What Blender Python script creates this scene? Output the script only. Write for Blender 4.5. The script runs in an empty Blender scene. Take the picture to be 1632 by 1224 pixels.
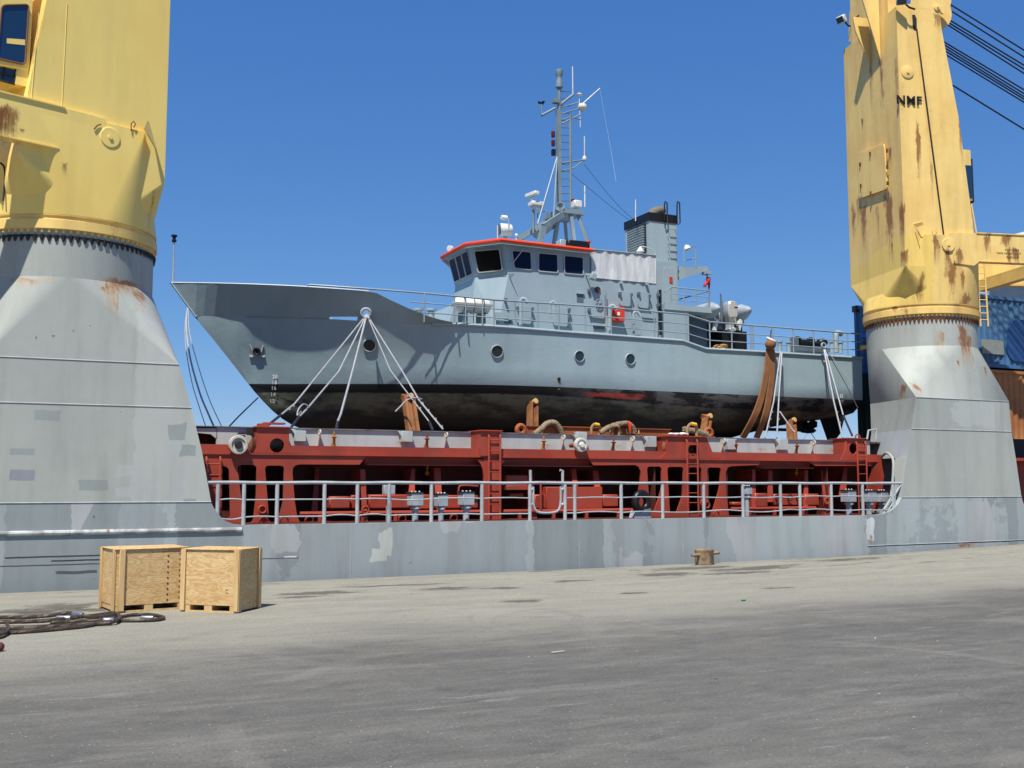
import bpy, bmesh, math, random
from mathutils import Vector, Matrix
from mathutils.geometry import tessellate_polygon
random.seed(7)
V = Vector
PI = math.pi
sc = bpy.context.scene
COL = sc.collection
# ------------------------------------------------------------------ camera model (used once to survey the place)
F, CX, CY, HZ, EYE = 1700.0, 816.0, 612.0, 773.0, 2.1
PITCH = math.atan((HZ - CY) / F)
YAW = PI / 2 - math.atan((4497 - CX) / (F * math.cos(PITCH) + (HZ - CY) * math.sin(PITCH)))

def ray(x, y):
    a = x - CX; c = CY - y
    f = F * math.cos(PITCH) - c * math.sin(PITCH); u = F * math.sin(PITCH) + c * math.cos(PITCH)
    return (math.sin(YAW) * f + math.cos(YAW) * a, math.cos(YAW) * f - math.sin(YAW) * a, u)

def at(x, y, Y):                       # point of the sight line at distance Y from the quay road
    r = ray(x, y); t = Y / r[1]
    return V((r[0] * t, Y, EYE + r[2] * t))

def gz(x, y, z=0.0):                   # point of the sight line on the level z
    r = ray(x, y); t = (z - EYE) / r[2]
    return V((r[0] * t, r[1] * t, z))

def px2m(x, Y):                        # metres per photograph pixel there
    r = ray(x, HZ); t = Y / r[1]
    return (math.sin(YAW) * r[0] * t + math.cos(YAW) * Y) / F

# ------------------------------------------------------------------ mesh builder
class MB:
    def __init__(s): s.v = []; s.f = []; s.m = []; s.mi = 0
    def add(s, vs, fs):
        o = len(s.v); s.v += [V(p) for p in vs]
        for f in fs: s.f.append([i + o for i in f]); s.m.append(s.mi)
    def box2(s, x0, x1, y0, y1, z0, z1):
        s.add([(x0,y0,z0),(x1,y0,z0),(x1,y1,z0),(x0,y1,z0),(x0,y0,z1),(x1,y0,z1),(x1,y1,z1),(x0,y1,z1)],
              [(0,3,2,1),(4,5,6,7),(0,1,5,4),(1,2,6,5),(2,3,7,6),(3,0,4,7)])
        return s
    def box(s, c, sz, M=None):
        c = V(c); h = V(sz) / 2; vs = []
        for k in ((-1,-1,-1),(1,-1,-1),(1,1,-1),(-1,1,-1),(-1,-1,1),(1,-1,1),(1,1,1),(-1,1,1)):
            p = V((k[0]*h.x, k[1]*h.y, k[2]*h.z))
            vs.append(c + (M @ p if M else p))
        s.add(vs, [(0,3,2,1),(4,5,6,7),(0,1,5,4),(1,2,6,5),(2,3,7,6),(3,0,4,7)])
        return s
    def beam(s, a, b, w, h, up=(0,0,1)):      # rectangular bar from a to b
        a = V(a); b = V(b); d = (b - a); L = d.length; d.normalize(); up = V(up)
        x = d.cross(up)
        if x.length < 1e-4: x = d.cross(V((0,1,0)))
        x.normalize(); z = x.cross(d)
        M = Matrix((x, d, z)).transposed()
        return s.box((a + b) / 2, (w, L, h), M)
    def plate(s, outer, vec, holes=()):
        polys = [[V(p) for p in outer]] + [[V(p) for p in h] for h in holes]
        tris = tessellate_polygon(polys)
        flat = [p for poly in polys for p in poly]; n = len(flat); vec = V(vec)
        vs = flat + [p + vec for p in flat]; fs = []
        for t in tris: fs.append(tuple(t)); fs.append(tuple(i + n for i in reversed(t)))
        k = 0
        for poly in polys:
            m = len(poly)
            for i in range(m):
                a = k + i; b = k + (i + 1) % m
                fs.append((a, b, b + n, a + n))
            k += m
        s.add(vs, fs); return s
    def tube(s, pts, r, n=8, closed=False):
        pts = [V(p) for p in pts]; m = len(pts)
        rs = r if isinstance(r, (list, tuple)) else [r] * m
        T = []
        for i in range(m):
            if closed: d = pts[(i+1) % m] - pts[i-1]
            else: d = pts[min(i+1, m-1)] - pts[max(i-1, 0)]
            T.append(d.normalized() if d.length > 1e-9 else V((0,0,1)))
        ref = V((0,0,1)) if abs(T[0].z) < .9 else V((1,0,0))
        u = T[0].cross(ref).normalized(); vs = []
        for i in range(m):
            u = u - T[i] * u.dot(T[i])
            if u.length < 1e-6: u = T[i].orthogonal()
            u.normalize(); w = T[i].cross(u)
            for k in range(n):
                a = 2 * PI * k / n
                vs.append(pts[i] + (u * math.cos(a) + w * math.sin(a)) * rs[i])
        fs = []
        for i in range(m if closed else m - 1):
            j = (i + 1) % m
            for k in range(n):
                l = (k + 1) % n
                fs.append((i*n+k, i*n+l, j*n+l, j*n+k))
        if not closed:
            fs.append(tuple(range(n-1, -1, -1))); fs.append(tuple((m-1)*n + k for k in range(n)))
        s.add(vs, fs); return s
    def lathe(s, o, axis, prof, n=24):
        o = V(o); ax = V(axis).normalized(); u = ax.orthogonal().normalized(); w = ax.cross(u); vs = []
        for r, h in prof:
            for k in range(n):
                a = 2 * PI * k / n
                vs.append(o + ax * h + (u * math.cos(a) + w * math.sin(a)) * max(r, 1e-4))
        fs = []; m = len(prof)
        for i in range(m - 1):
            for k in range(n):
                l = (k + 1) % n
                fs.append((i*n+k, i*n+l, (i+1)*n+l, (i+1)*n+k))
        fs.append(tuple(range(n-1, -1, -1))); fs.append(tuple((m-1)*n + k for k in range(n)))
        s.add(vs, fs); return s
    def torus(s, c, axis, R, r, n=24, m=8, arc=None):
        c = V(c); ax = V(axis).normalized(); u = ax.orthogonal().normalized(); w = ax.cross(u)
        a0, a1 = arc or (0, 2 * PI)
        pts = [c + (u * math.cos(a0 + (a1-a0)*k/n) + w * math.sin(a0 + (a1-a0)*k/n)) * R for k in range(n + (1 if arc else 0))]
        return s.tube(pts, r, m, closed=not arc)
    def ball(s, c, r, n=14, m=8, sc=(1,1,1)):
        c = V(c); vs = []; fs = []
        for i in range(m + 1):
            t = PI * i / m
            for k in range(n):
                a = 2 * PI * k / n; q = max(math.sin(t), 1e-3)
                vs.append(c + V((q*math.cos(a)*sc[0], q*math.sin(a)*sc[1], math.cos(t)*sc[2])) * r)
        for i in range(m):
            for k in range(n):
                l = (k+1) % n; fs.append((i*n+k, (i+1)*n+k, (i+1)*n+l, i*n+l))
        s.add(vs, fs); return s
    def loft(s, rings, cap=True, closed=True):
        n = len(rings[0]); vs = [p for r in rings for p in r]; fs = []
        for i in range(len(rings) - 1):
            for k in range(n if closed else n - 1):
                l = (k + 1) % n
                fs.append((i*n+k, i*n+l, (i+1)*n+l, (i+1)*n+k))
        if cap and closed:
            fs.append(tuple(range(n-1, -1, -1))); fs.append(tuple((len(rings)-1)*n + k for k in range(n)))
        s.add(vs, fs); return s
    def sq2round(s, rect, circ):
        # rect: 4 corners, circ: 4*q points; circ[k*q] is the quadrant point between rect[k-1] and rect[k]
        q = len(circ) // 4; N = len(circ); vs = list(rect) + list(circ); fs = []
        for k in range(4):
            for i in range(q):
                fs.append((k, 4 + (k*q + i) % N, 4 + (k*q + i + 1) % N))
            fs.append((k, (k+1) % 4, 4 + ((k+1)*q) % N))
        s.add(vs, fs); return s
    def build(s, name, mats, parent=None, smooth=35, bevel=0.0, local=False, flat=False):
        off = V((0,0,0))
        if parent is not None and not local: off = V(parent.get('_o', (0,0,0)))
        me = bpy.data.meshes.new(name)
        me.from_pydata([tuple(p - off) for p in s.v], [], s.f)
        if not isinstance(mats, (list, tuple)): mats = [mats]
        for m in mats: me.materials.append(m)
        me.polygons.foreach_set('material_index', s.m)
        bm = bmesh.new(); bm.from_mesh(me)
        bmesh.ops.recalc_face_normals(bm, faces=bm.faces[:])
        bm.to_mesh(me); bm.free()
        if not flat:
            me.polygons.foreach_set('use_smooth', [True] * len(me.polygons))
            me.set_sharp_from_angle(angle=math.radians(smooth))
        me.update()
        o = bpy.data.objects.new(name, me); COL.objects.link(o)
        if parent is not None:
            o.parent = parent; o['_o'] = tuple(off)
        if bevel:
            b = o.modifiers.new('bevel', 'BEVEL'); b.width = bevel; b.segments = 1; b.limit_method = 'ANGLE'; b.angle_limit = math.radians(50)
        return o

def tag(o, label=None, cat=None, group=None, kind=None):
    if label: o['label'] = label
    if cat: o['category'] = cat
    if group: o['group'] = group
    if kind: o['kind'] = kind
    return o

def thing(name, label, cat, loc=(0,0,0), rz=0.0, group=None):
    o = bpy.data.objects.new(name, None); COL.objects.link(o)
    o.empty_display_size = .3
    o.location = loc; o.rotation_euler = (0, 0, rz); o['_o'] = tuple(loc)
    return tag(o, label, cat, group)

def copy_tree(o, parent=None):
    c = o.copy(); COL.objects.link(c); c.parent = parent
    for ch in list(o.children): copy_tree(ch, c)
    return c

def rpoly(pts, r, n=5):                # rounded polygon in 3D
    pts = [V(p) for p in pts]; out = []; m = len(pts)
    for i in range(m):
        p = pts[i]; a = pts[i-1] - p; b = pts[(i+1) % m] - p
        d = min(r, a.length * .45, b.length * .45)
        p0 = p + a.normalized() * d; p1 = p + b.normalized() * d
        for k in range(n + 1):
            t = k / n
            out.append(p0 * (1-t)**2 + p * 2*t*(1-t) + p1 * t*t)
    return out

def catmull(pts, sub=6):
    pts = [V(p) for p in pts]; out = []
    for i in range(len(pts) - 1):
        p0 = pts[max(i-1, 0)]; p1 = pts[i]; p2 = pts[i+1]; p3 = pts[min(i+2, len(pts)-1)]
        for k in range(sub):
            t = k / sub
            out.append(.5 * ((2*p1) + (p2-p0)*t + (2*p0-5*p1+4*p2-p3)*t*t + (3*p1-p0-3*p2+p3)*t**3))
    out.append(pts[-1]); return out

def lerp_tab(tab, x):
    if x <= tab[0][0]: return tab[0][1]
    for (a, p), (b, q) in zip(tab, tab[1:]):
        if x <= b: return p + (q - p) * (x - a) / (b - a)
    return tab[-1][1]

def smooth_tab(tab):                   # monotone-ish cubic through a table
    def f(x):
        n = len(tab)
        if x <= tab[0][0]: return tab[0][1]
        if x >= tab[-1][0]: return tab[-1][1]
        i = max(k for k in range(n - 1) if tab[k][0] <= x)
        x0, y0 = tab[i]; x1, y1 = tab[i+1]; h = x1 - x0; t = (x - x0) / h
        def sl(k):
            if k == 0: return (tab[1][1]-tab[0][1])/(tab[1][0]-tab[0][0])
            if k == n-1: return (tab[-1][1]-tab[-2][1])/(tab[-1][0]-tab[-2][0])
            return (tab[k+1][1]-tab[k-1][1])/(tab[k+1][0]-tab[k-1][0])
        m0, m1 = sl(i), sl(i+1)
        return (2*t**3-3*t*t+1)*y0 + (t**3-2*t*t+t)*h*m0 + (-2*t**3+3*t*t)*y1 + (t**3-t*t)*h*m1
    return f

def text_part(name, txt, size, M, mat, parent, depth=.004, scale_x=1.0, bold=0.0):
    cu = bpy.data.curves.new(name, 'FONT'); cu.body = txt; cu.size = size; cu.extrude = depth; cu.align_x = 'CENTER'; cu.align_y = 'CENTER'; cu.offset = bold; cu.space_character = 1.12
    cu.resolution_u = 2
    ob = bpy.data.objects.new(name, cu); COL.objects.link(ob)
    me = bpy.data.meshes.new_from_object(ob.evaluated_get(bpy.context.evaluated_depsgraph_get()))
    bpy.data.objects.remove(ob)
    me.transform(M @ Matrix.Diagonal((scale_x, 1, 1, 1)))
    me.materials.clear(); me.materials.append(mat)
    o = bpy.data.objects.new(name, me); COL.objects.link(o); o.parent = parent
    return o

# ------------------------------------------------------------------ materials
KA = 1.02
def C(r, g, b, k=1.0):                 # a colour read as 0..255, to linear
    def l(c):
        c /= 255.0
        return (c / 12.92 if c < .04045 else ((c + .055) / 1.055) ** 2.4) * k
    return (min(l(r) * KA, .86), min(l(g) * KA, .86), min(l(b) * KA, .86), 1)

class NT:
    def __init__(s, name):
        s.mat = bpy.data.materials.new(name); s.mat.use_nodes = True
        s.t = s.mat.node_tree; s.t.nodes.clear()
        s.out = s.t.nodes.new('ShaderNodeOutputMaterial'); s.b = s.t.nodes.new('ShaderNodeBsdfPrincipled')
        s.t.links.new(s.b.outputs[0], s.out.inputs[0])
        s._sep = None
    def n(s, typ, **kw):
        nd = s.t.nodes.new(typ)
        for k, v in kw.items(): setattr(nd, k, v)
        return nd
    def put(s, sock, v):
        if isinstance(v, bpy.types.NodeSocket): s.t.links.new(v, sock)
        else: sock.default_value = v
    def m(s, op, a, b=0.0, c=0.0, clamp=False):
        nd = s.n('ShaderNodeMath', operation=op, use_clamp=clamp)
        s.put(nd.inputs[0], a); s.put(nd.inputs[1], b); s.put(nd.inputs[2], c)
        return nd.outputs[0]
    def ss(s, x, lo, hi):              # smoothstep lo..hi -> 0..1
        nd = s.n('ShaderNodeMapRange', interpolation_type='SMOOTHSTEP')
        s.put(nd.inputs[0], x); nd.inputs[1].default_value = lo; nd.inputs[2].default_value = hi
        return nd.outputs[0]
    def pos(s):
        if not s._sep:
            s.tc = s.n('ShaderNodeTexCoord'); s.co = s.tc.outputs['Object']
            s._sep = s.n('ShaderNodeSeparateXYZ'); s.t.links.new(s.co, s._sep.inputs[0])
        return s._sep.outputs
    def world(s):
        g = s.n('ShaderNodeNewGeometry'); s.co = g.outputs['Position']
        s._sep = s.n('ShaderNodeSeparateXYZ'); s.t.links.new(s.co, s._sep.inputs[0])
    def map(s, scale, rot=(0,0,0), loc=(0,0,0)):
        s.pos(); nd = s.n('ShaderNodeMapping'); s.t.links.new(s.co, nd.inputs[0])
        nd.inputs['Scale'].default_value = scale; nd.inputs['Rotation'].default_value = rot; nd.inputs['Location'].default_value = loc
        return nd.outputs[0]
    def noise(s, scale, vec=None, detail=5, rough=.55, dist=0.0):
        s.pos(); nd = s.n('ShaderNodeTexNoise'); nd.inputs['Scale'].default_value = scale
        nd.inputs['Detail'].default_value = detail; nd.inputs['Roughness'].default_value = rough; nd.inputs['Distortion'].default_value = dist
        s.t.links.new(vec if vec is not None else s.co, nd.inputs['Vector'])
        return nd.outputs[0]
    def mix(s, f, a, b, mode='MIX'):
        nd = s.n('ShaderNodeMix', data_type='RGBA', blend_type=mode, clamp_factor=True)
        s.put(nd.inputs[0], f); s.put(nd.inputs[6], a); s.put(nd.inputs[7], b)
        return nd.outputs[2]
    def bump(s, h, strength=.3, dist=.02):
        nd = s.n('ShaderNodeBump'); nd.inputs['Strength'].default_value = strength; nd.inputs['Distance'].default_value = dist
        s.t.links.new(h, nd.inputs['Height']); s.t.links.new(nd.outputs[0], s.b.inputs['Normal'])
    def fin(s, col, rough=.5, metal=0.0, spec=.4):
        s.put(s.b.inputs['Base Color'], col); s.put(s.b.inputs['Roughness'], rough)
        s.b.inputs['Metallic'].default_value = metal; s.b.inputs['Specular IOR Level'].default_value = spec
        return s.mat

RUST = C(132, 76, 38, .62); RUST2 = C(170, 108, 54, .70); STAIN = C(184, 146, 92, .8)

def paint(name, c1, c2=None, scale=.7, dirt=.18, rust=0.0, rscale=2.0, rough=.5, spec=.35, spots=(), rects=(), patch=None, bumpy=.12, chips=0.0, wav=0.0, world=False, extra=None):
    t = NT(name)
    if world: t.world()
    X, Y, Z = t.pos()
    col = c1
    if c2:
        col = t.mix(t.ss(t.noise(scale, detail=6), .42, .62), c1, c2)
    if patch:                           # blocks of touched-up paint with crisp ragged edges
        for (pcol, sx, sz, thr, seed) in patch:
            wob = t.noise(2.6, t.map((1,1,1.0), loc=(seed,0,seed)), 6, .65)
            vor = t.n('ShaderNodeTexVoronoi', distance='CHEBYCHEV', feature='F1'); vor.inputs['Scale'].default_value = 1.0
            cmb = t.n('ShaderNodeCombineXYZ')
            t.put(cmb.inputs[0], t.m('ADD', t.m('MULTIPLY', X, sx), t.m('MULTIPLY', wob, .22)))
            t.put(cmb.inputs[1], seed * 3.1)
            t.put(cmb.inputs[2], t.m('ADD', t.m('MULTIPLY', Z, sz), t.m('MULTIPLY', wob, .35)))
            t.t.links.new(cmb.outputs[0], vor.inputs['Vector'])
            sp = t.n('ShaderNodeSeparateColor'); t.t.links.new(vor.outputs['Color'], sp.inputs[0])
            col = t.mix(t.ss(sp.outputs[0], thr, thr + .02), col, pcol)
    if extra: col = extra(t, col)
    for (cx, cz, hw, hh, rc, soft) in rects:
        wob = t.m('MULTIPLY', t.m('SUBTRACT', t.noise(3.0, detail=5), .5), soft)
        dx = t.m('DIVIDE', t.m('ABSOLUTE', t.m('SUBTRACT', t.m('ADD', X, t.m('MULTIPLY', wob, hw)), cx)), hw)
        dz = t.m('DIVIDE', t.m('ABSOLUTE', t.m('SUBTRACT', t.m('ADD', Z, t.m('MULTIPLY', wob, hh)), cz)), hh)
        col = t.mix(t.m('SUBTRACT', 1.0, t.ss(t.m('MAXIMUM', dx, dz), .93, 1.0)), col, rc)
    if dirt:
        st = t.noise(1.0, t.map((2.2, 2.2, .25)), 6, .6)
        col = t.mix(t.m('MULTIPLY', t.ss(st, .4, .75), dirt), col, C(88, 80, 66, .8), 'MIX')
        col = t.mix(t.m('MULTIPLY', t.ss(t.noise(4.0, detail=8, rough=.65), .35, .7), dirt * .6), col, (.75, .73, .7, 1), 'MULTIPLY')
    if chips:
        ch = t.m('MULTIPLY', t.ss(t.noise(6.5, t.map((1,1,.7)), detail=7, rough=.72), .70 - chips * .1, .73 - chips * .1), t.ss(t.noise(.8, detail=3), .46, .56))
        col = t.mix(ch, col, C(96, 62, 40, .7))
    stn = t.noise(1.0, t.map((13, 13, .7)), 7, .68)
    fine = t.noise(3.2, detail=8, rough=.65)
    if rust:
        big = t.noise(rscale * .35, t.map((1.6, 1.6, .55), loc=(3, 1, 5)), 6, .62)
        rm = t.ss(t.m('ADD', big, t.m('MULTIPLY', t.m('SUBTRACT', stn, .5), .25)), .70 - rust * .22, .82 - rust * .2)
        col = t.mix(t.m('MULTIPLY', rm, .9), col, t.mix(fine, RUST2, RUST))
    wob1 = t.noise(2.3, detail=6, rough=.65) if spots else None
    for sp_ in spots:
        cx, cz, w, drop, st = sp_[:5]; ax = sp_[5] if len(sp_) > 5 else ''  # rust run: starts at height cz, fades over "drop" below, w half width
        wx = t.m('MULTIPLY', t.m('SUBTRACT', wob1, .5), max(w, .08) * 2.4); wz = t.m('MULTIPLY', t.m('SUBTRACT', t.m('ADD', t.m('MULTIPLY', wob1, .4), t.m('MULTIPLY', stn, .6)), .5), drop * 1.3)
        dx = t.m('DIVIDE', t.m('ABSOLUTE', t.m('SUBTRACT', t.m('ADD', Y if ax == 'y' else X, wx), cx)), w)
        hz = t.m('DIVIDE', t.m('SUBTRACT', t.m('SUBTRACT', cz, Z), t.m('MULTIPLY', wz, 1.0)), drop)
        a = t.m('MULTIPLY', t.m('SUBTRACT', 1.0, t.ss(dx, .2, 1.15)), t.m('MULTIPLY', t.ss(hz, -.12, .08), t.m('SUBTRACT', 1.0, t.ss(hz, .05, 1.0))))
        if ax == 'y': a = t.m('MULTIPLY', a, t.m('LESS_THAN', X, -1.3))
        if ax == 'x': a = t.m('MULTIPLY', a, t.m('LESS_THAN', Y, -1.5))
        pat = t.m('ADD', t.m('ADD', t.m('MULTIPLY', stn, .75), t.m('MULTIPLY', fine, .45)), t.m('MULTIPLY', a, .42 * st))
        am = t.m('MULTIPLY', t.ss(pat, .60, 1.34), t.ss(a, 0.0, .35))
        col = t.mix(t.m('MULTIPLY', am, .85), col, t.mix(t.ss(am, .35, 1.0), STAIN, t.mix(fine, RUST2, RUST)))
    if bumpy or wav:
        h = t.m('MULTIPLY', t.noise(14.0, detail=6), bumpy)
        if wav: h = t.m('ADD', h, t.m('MULTIPLY', t.noise(.9, detail=1), wav))
        t.bump(h, .35, .03)
    return t.fin(col, rough, 0.0, spec)

def flat(name, c, rough=.5, metal=0.0, var=.25, spec=.4, scale=5.0):
    t = NT(name)
    n = t.noise(scale, detail=6)
    col = t.mix(t.m('MULTIPLY', t.ss(n, .35, .7), var), c, (c[0]*.45, c[1]*.42, c[2]*.4, 1))
    t.bump(t.noise(30, detail=4), .12, .01)
    return t.fin(col, rough, metal, spec)

def RC(px, py, hw, hh, col, soft=.8, Y=23.8):      # paint patch seen at that place of the ship's side
    p = at(px, py, Y); k = px2m(px, Y); return (p.x, p.z, hw * k * 1.1, hh * k, col, soft)
def SP(px, py, w, drop, st, Y=23.9):                # rust run starting there
    p = at(px, py, Y); k = px2m(px, Y); return (p.x, p.z, w * k * 1.1, drop * k, st)
# ------------------------------------------------------------------ camera, sky, sun
cd = bpy.data.cameras.new('camera'); cam = bpy.data.objects.new('camera', cd); COL.objects.link(cam); sc.camera = cam
cd.sensor_fit = 'HORIZONTAL'; cd.sensor_width = 36.0; cd.lens = 36.0 * F / 1632.0; cd.clip_end = 6000; cd.clip_start = .05
fwd = V((math.sin(YAW) * math.cos(PITCH), math.cos(YAW) * math.cos(PITCH), math.sin(PITCH)))
cam.location = (0, 0, EYE); cam.rotation_euler = fwd.to_track_quat('-Z', 'Y').to_euler()
SUN_EL, SUN_AZ = math.radians(61), math.radians(42)      # azimuth: left of straight out from the ship's side
sd = V((-math.sin(SUN_AZ) * math.cos(SUN_EL), -math.cos(SUN_AZ) * math.cos(SUN_EL), math.sin(SUN_EL)))
wd = bpy.data.worlds.new('World'); sc.world = wd; wd.use_nodes = True
nt = wd.node_tree; bg = nt.nodes['Background']; sky = nt.nodes.new('ShaderNodeTexSky')
sky.sky_type = 'NISHITA'; sky.sun_disc = False; sky.sun_elevation = SUN_EL; sky.sun_rotation = math.atan2(sd.x, sd.y)
sky.altitude = 1500; sky.air_density = 1.0; sky.dust_density = 0.0; sky.ozone_density = 6.0
spc = nt.nodes.new('ShaderNodeSeparateColor'); cbc = nt.nodes.new('ShaderNodeCombineColor'); nt.links.new(sky.outputs[0], spc.inputs[0])
for i_, (pw, mu) in enumerate(((1.0, .387), (.71, .713), (.44, 1.59))):      # the camera's own response to the sky's three primaries
    p_ = nt.nodes.new('ShaderNodeMath'); p_.operation = 'POWER'; p_.inputs[1].default_value = pw; m_ = nt.nodes.new('ShaderNodeMath'); m_.operation = 'MULTIPLY'; m_.inputs[1].default_value = mu
    nt.links.new(spc.outputs[i_], p_.inputs[0]); nt.links.new(p_.outputs[0], m_.inputs[0]); nt.links.new(m_.outputs[0], cbc.inputs[i_])
nt.links.new(cbc.outputs[0], bg.inputs[0]); bg.inputs[1].default_value = 0.15
sl = bpy.data.lights.new('sun', 'SUN'); sl.energy = 5.0; sl.angle = math.radians(.53); sl.color = (1, .95, .87)
so = bpy.data.objects.new('sun', sl); COL.objects.link(so); so.location = sd * 60; so.rotation_euler = (-sd).to_track_quat('-Z', 'Y').to_euler()
sc.view_settings.view_transform = 'Standard'; sc.view_settings.look = 'None'; sc.view_settings.exposure = 0.40; sc.view_settings.gamma = 1
sc.cycles.max_bounces = 6; sc.cycles.use_denoising = True

# ------------------------------------------------------------------ colours
WALL = 1.0
PD = C(143,150,147); PL = C(168,172,168)
G_SIDE = paint('grey_ship_side', C(148,155,156), C(153,160,160), .5, .22, 0.10, 2.0, .55, .3, world=True,
    patch=[(C(160,169,168), .5, .05, .5, 3.0), (C(137,145,145), .75, .06, .62, 9.0), (C(166,169,168), 1.1, .5, .80, 14.0)], wav=.25, chips=.12,
    rects=[RC(95,887,62,1.3,C(60,60,66),1.2), RC(130,893,45,1.2,C(52,52,60),1.6), RC(70,901,75,1.0,C(70,70,76),1.6), RC(118,912,30,2.5,C(82,86,92),1.8),
           RC(463,888,9,1.6,C(222,224,222),.9), RC(440,890,40,1.0,C(92,96,104),1.5), RC(615,865,9,22,C(182,186,178),1.6), RC(603,885,12,10,C(182,186,178),1.6), RC(1387,845,7,18,C(200,204,204),1.4), RC(1510,866,125,.8,C(98,100,104),1.0)],
    spots=[SP(1535,866,22,14,1.6), SP(1384,852,4,30,1.2), SP(300,846,25,8,1.0)])
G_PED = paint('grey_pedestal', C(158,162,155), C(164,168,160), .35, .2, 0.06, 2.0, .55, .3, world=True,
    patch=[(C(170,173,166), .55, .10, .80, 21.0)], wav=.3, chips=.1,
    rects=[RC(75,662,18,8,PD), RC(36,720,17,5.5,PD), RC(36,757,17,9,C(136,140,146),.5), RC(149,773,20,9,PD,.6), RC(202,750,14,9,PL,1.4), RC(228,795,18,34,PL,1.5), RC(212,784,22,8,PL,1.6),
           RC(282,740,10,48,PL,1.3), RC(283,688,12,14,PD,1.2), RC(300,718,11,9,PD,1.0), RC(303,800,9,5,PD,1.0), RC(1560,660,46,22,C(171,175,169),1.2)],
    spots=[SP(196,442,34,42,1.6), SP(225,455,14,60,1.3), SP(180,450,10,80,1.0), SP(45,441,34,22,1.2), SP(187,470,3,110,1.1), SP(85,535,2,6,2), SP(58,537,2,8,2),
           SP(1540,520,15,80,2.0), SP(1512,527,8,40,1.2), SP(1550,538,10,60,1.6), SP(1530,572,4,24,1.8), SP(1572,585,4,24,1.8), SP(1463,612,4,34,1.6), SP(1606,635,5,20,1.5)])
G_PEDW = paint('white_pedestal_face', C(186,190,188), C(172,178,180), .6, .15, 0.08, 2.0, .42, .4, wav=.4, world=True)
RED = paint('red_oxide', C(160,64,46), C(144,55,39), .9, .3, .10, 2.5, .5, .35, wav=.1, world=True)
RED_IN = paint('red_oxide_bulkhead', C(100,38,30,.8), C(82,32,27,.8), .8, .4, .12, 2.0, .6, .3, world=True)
RAILM = paint('rail_grey', C(168,172,172), C(154,158,160), 2.0, .15, .10, 4.0, .45, .4)
COAM = paint('coaming_grey', C(171,180,177), C(161,170,168), .8, .25, .14, 3.0, .55, .35, chips=.2, world=True,
    spots=[(SP(px, 722, 14, -22, 0, 25.6)[0], 3.2, .25, .2, 1.0) for px in (640, 870, 985, 1215, 1325)])
BOXG = paint('box_grey', C(150,158,166), C(166,172,178), 1.5, .2, .05, 3.0, .5, .35)
DARK = flat('dark_steel', C(34,33,34), .6)
BLK = flat('black_paint', C(20,21,24), .4)
RUSTM = paint('rusty_steel', C(128,76,44), C(96,58,40), 2.0, .4, .5, 4.0, .8, .2)
WHITE = paint('white_paint', C(214,214,208), C(196,196,190), 1.5, .15, .06, 3.0, .45, .4)
YEL = paint('crane_yellow', C(205,172,92), C(196,160,80), .5, .2, .10, 2.2, .48, .35, wav=.25, chips=.05)

# ------------------------------------------------------------------ quay and harbour water
def quay_height(x, y):
    e = lerp_tab([(-40,0),(2,0),(5,.02),(14,.06),(20,.12),(24,.19),(28,.30),(32,.40),(45,.45),(400,.45)], x)
    k = min(max((y - 15.5) / 7.5, 0), 1); return e * k * k * (3 - 2 * k)
EDGE = 23.36
def build_quay():
    mb = MB()
    xs = [-300,-120,-60,-30] + [-20 + i * .8 for i in range(88)] + [60,90,140,300]
    ys = [-300,-100,-40,-10,0] + [2 + i * .6 for i in range(35)] + [EDGE - .06, EDGE]
    vs = []; rnd = random.Random(3)
    for j, y in enumerate(ys):
        for x in xs:
            yy = y; z = quay_height(x, y)
            if j >= len(ys) - 2: yy += .018 * math.sin(x * 3.1) + .012 * math.sin(x * 7.7 + 1); 
            if j == len(ys) - 1: z -= .03
            vs.append((x, yy, z + (.006 * math.sin(x * 1.3 + y) * math.sin(y * .9) if 2 < y < 23 else 0)))
    n = len(xs); fs = [(j*n+i, j*n+i+1, (j+1)*n+i+1, (j+1)*n+i) for j in range(len(ys)-1) for i in range(n-1)]
    mb.add(vs, fs)
    top = [(x, EDGE + .018 * math.sin(x * 3.1) + .012 * math.sin(x * 7.7 + 1), quay_height(x, EDGE) - .03) for x in xs]
    bot = [(x, EDGE, -6) for x in xs]
    mb.add(top + bot, [(i, i+1, n+i+1, n+i) for i in range(n-1)])
    return mb
t = NT('quay_surface'); t.world(); X, Y, Z = t.pos()
rotm = (0, 0, math.radians(-4))
big = t.noise(.22, t.map((1, 2.2, 1), rotm), 6, .6)
mid = t.noise(.9, t.map((.45, 2.4, 1), rotm), 7, .62)
streak = t.noise(1.0, t.map((.42, 2.3, 1), rotm), 8, .68)
fine = t.noise(26, detail=5, rough=.7)
grit = t.noise(75, detail=4, rough=.75)
edge = t.m('ADD', t.m('SUBTRACT', Y, t.m('MULTIPLY', X, -.10)), t.m('MULTIPLY', t.m('SUBTRACT', big, .5), 5.0))
edge = t.m('ADD', edge, t.m('MULTIPLY', t.m('SUBTRACT', mid, .5), 3.0))
f_con = t.ss(t.m('SUBTRACT', edge, t.m('MULTIPLY', X, .21)), 11.2, 16.2)
mot = t.noise(2.6, t.map((.8, 1.5, 1), rotm), 9, .7)
asph = t.mix(t.ss(big, .36, .64), C(108,106,100), C(118,116,109))
asph = t.mix(t.m('MULTIPLY', t.ss(streak, .50, .70), .35), asph, C(134,131,125))
asph = t.mix(t.m('MULTIPLY', t.ss(mot, .48, .66), .5), asph, C(88,87,84))
asph = t.mix(t.m('MULTIPLY', t.m('SUBTRACT', 1.0, t.ss(mot, .34, .48)), .4), asph, C(138,135,129))
asph = t.mix(t.m('MULTIPLY', t.ss(mot, .54, .36), .0), asph, C(84,83,81))
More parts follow.
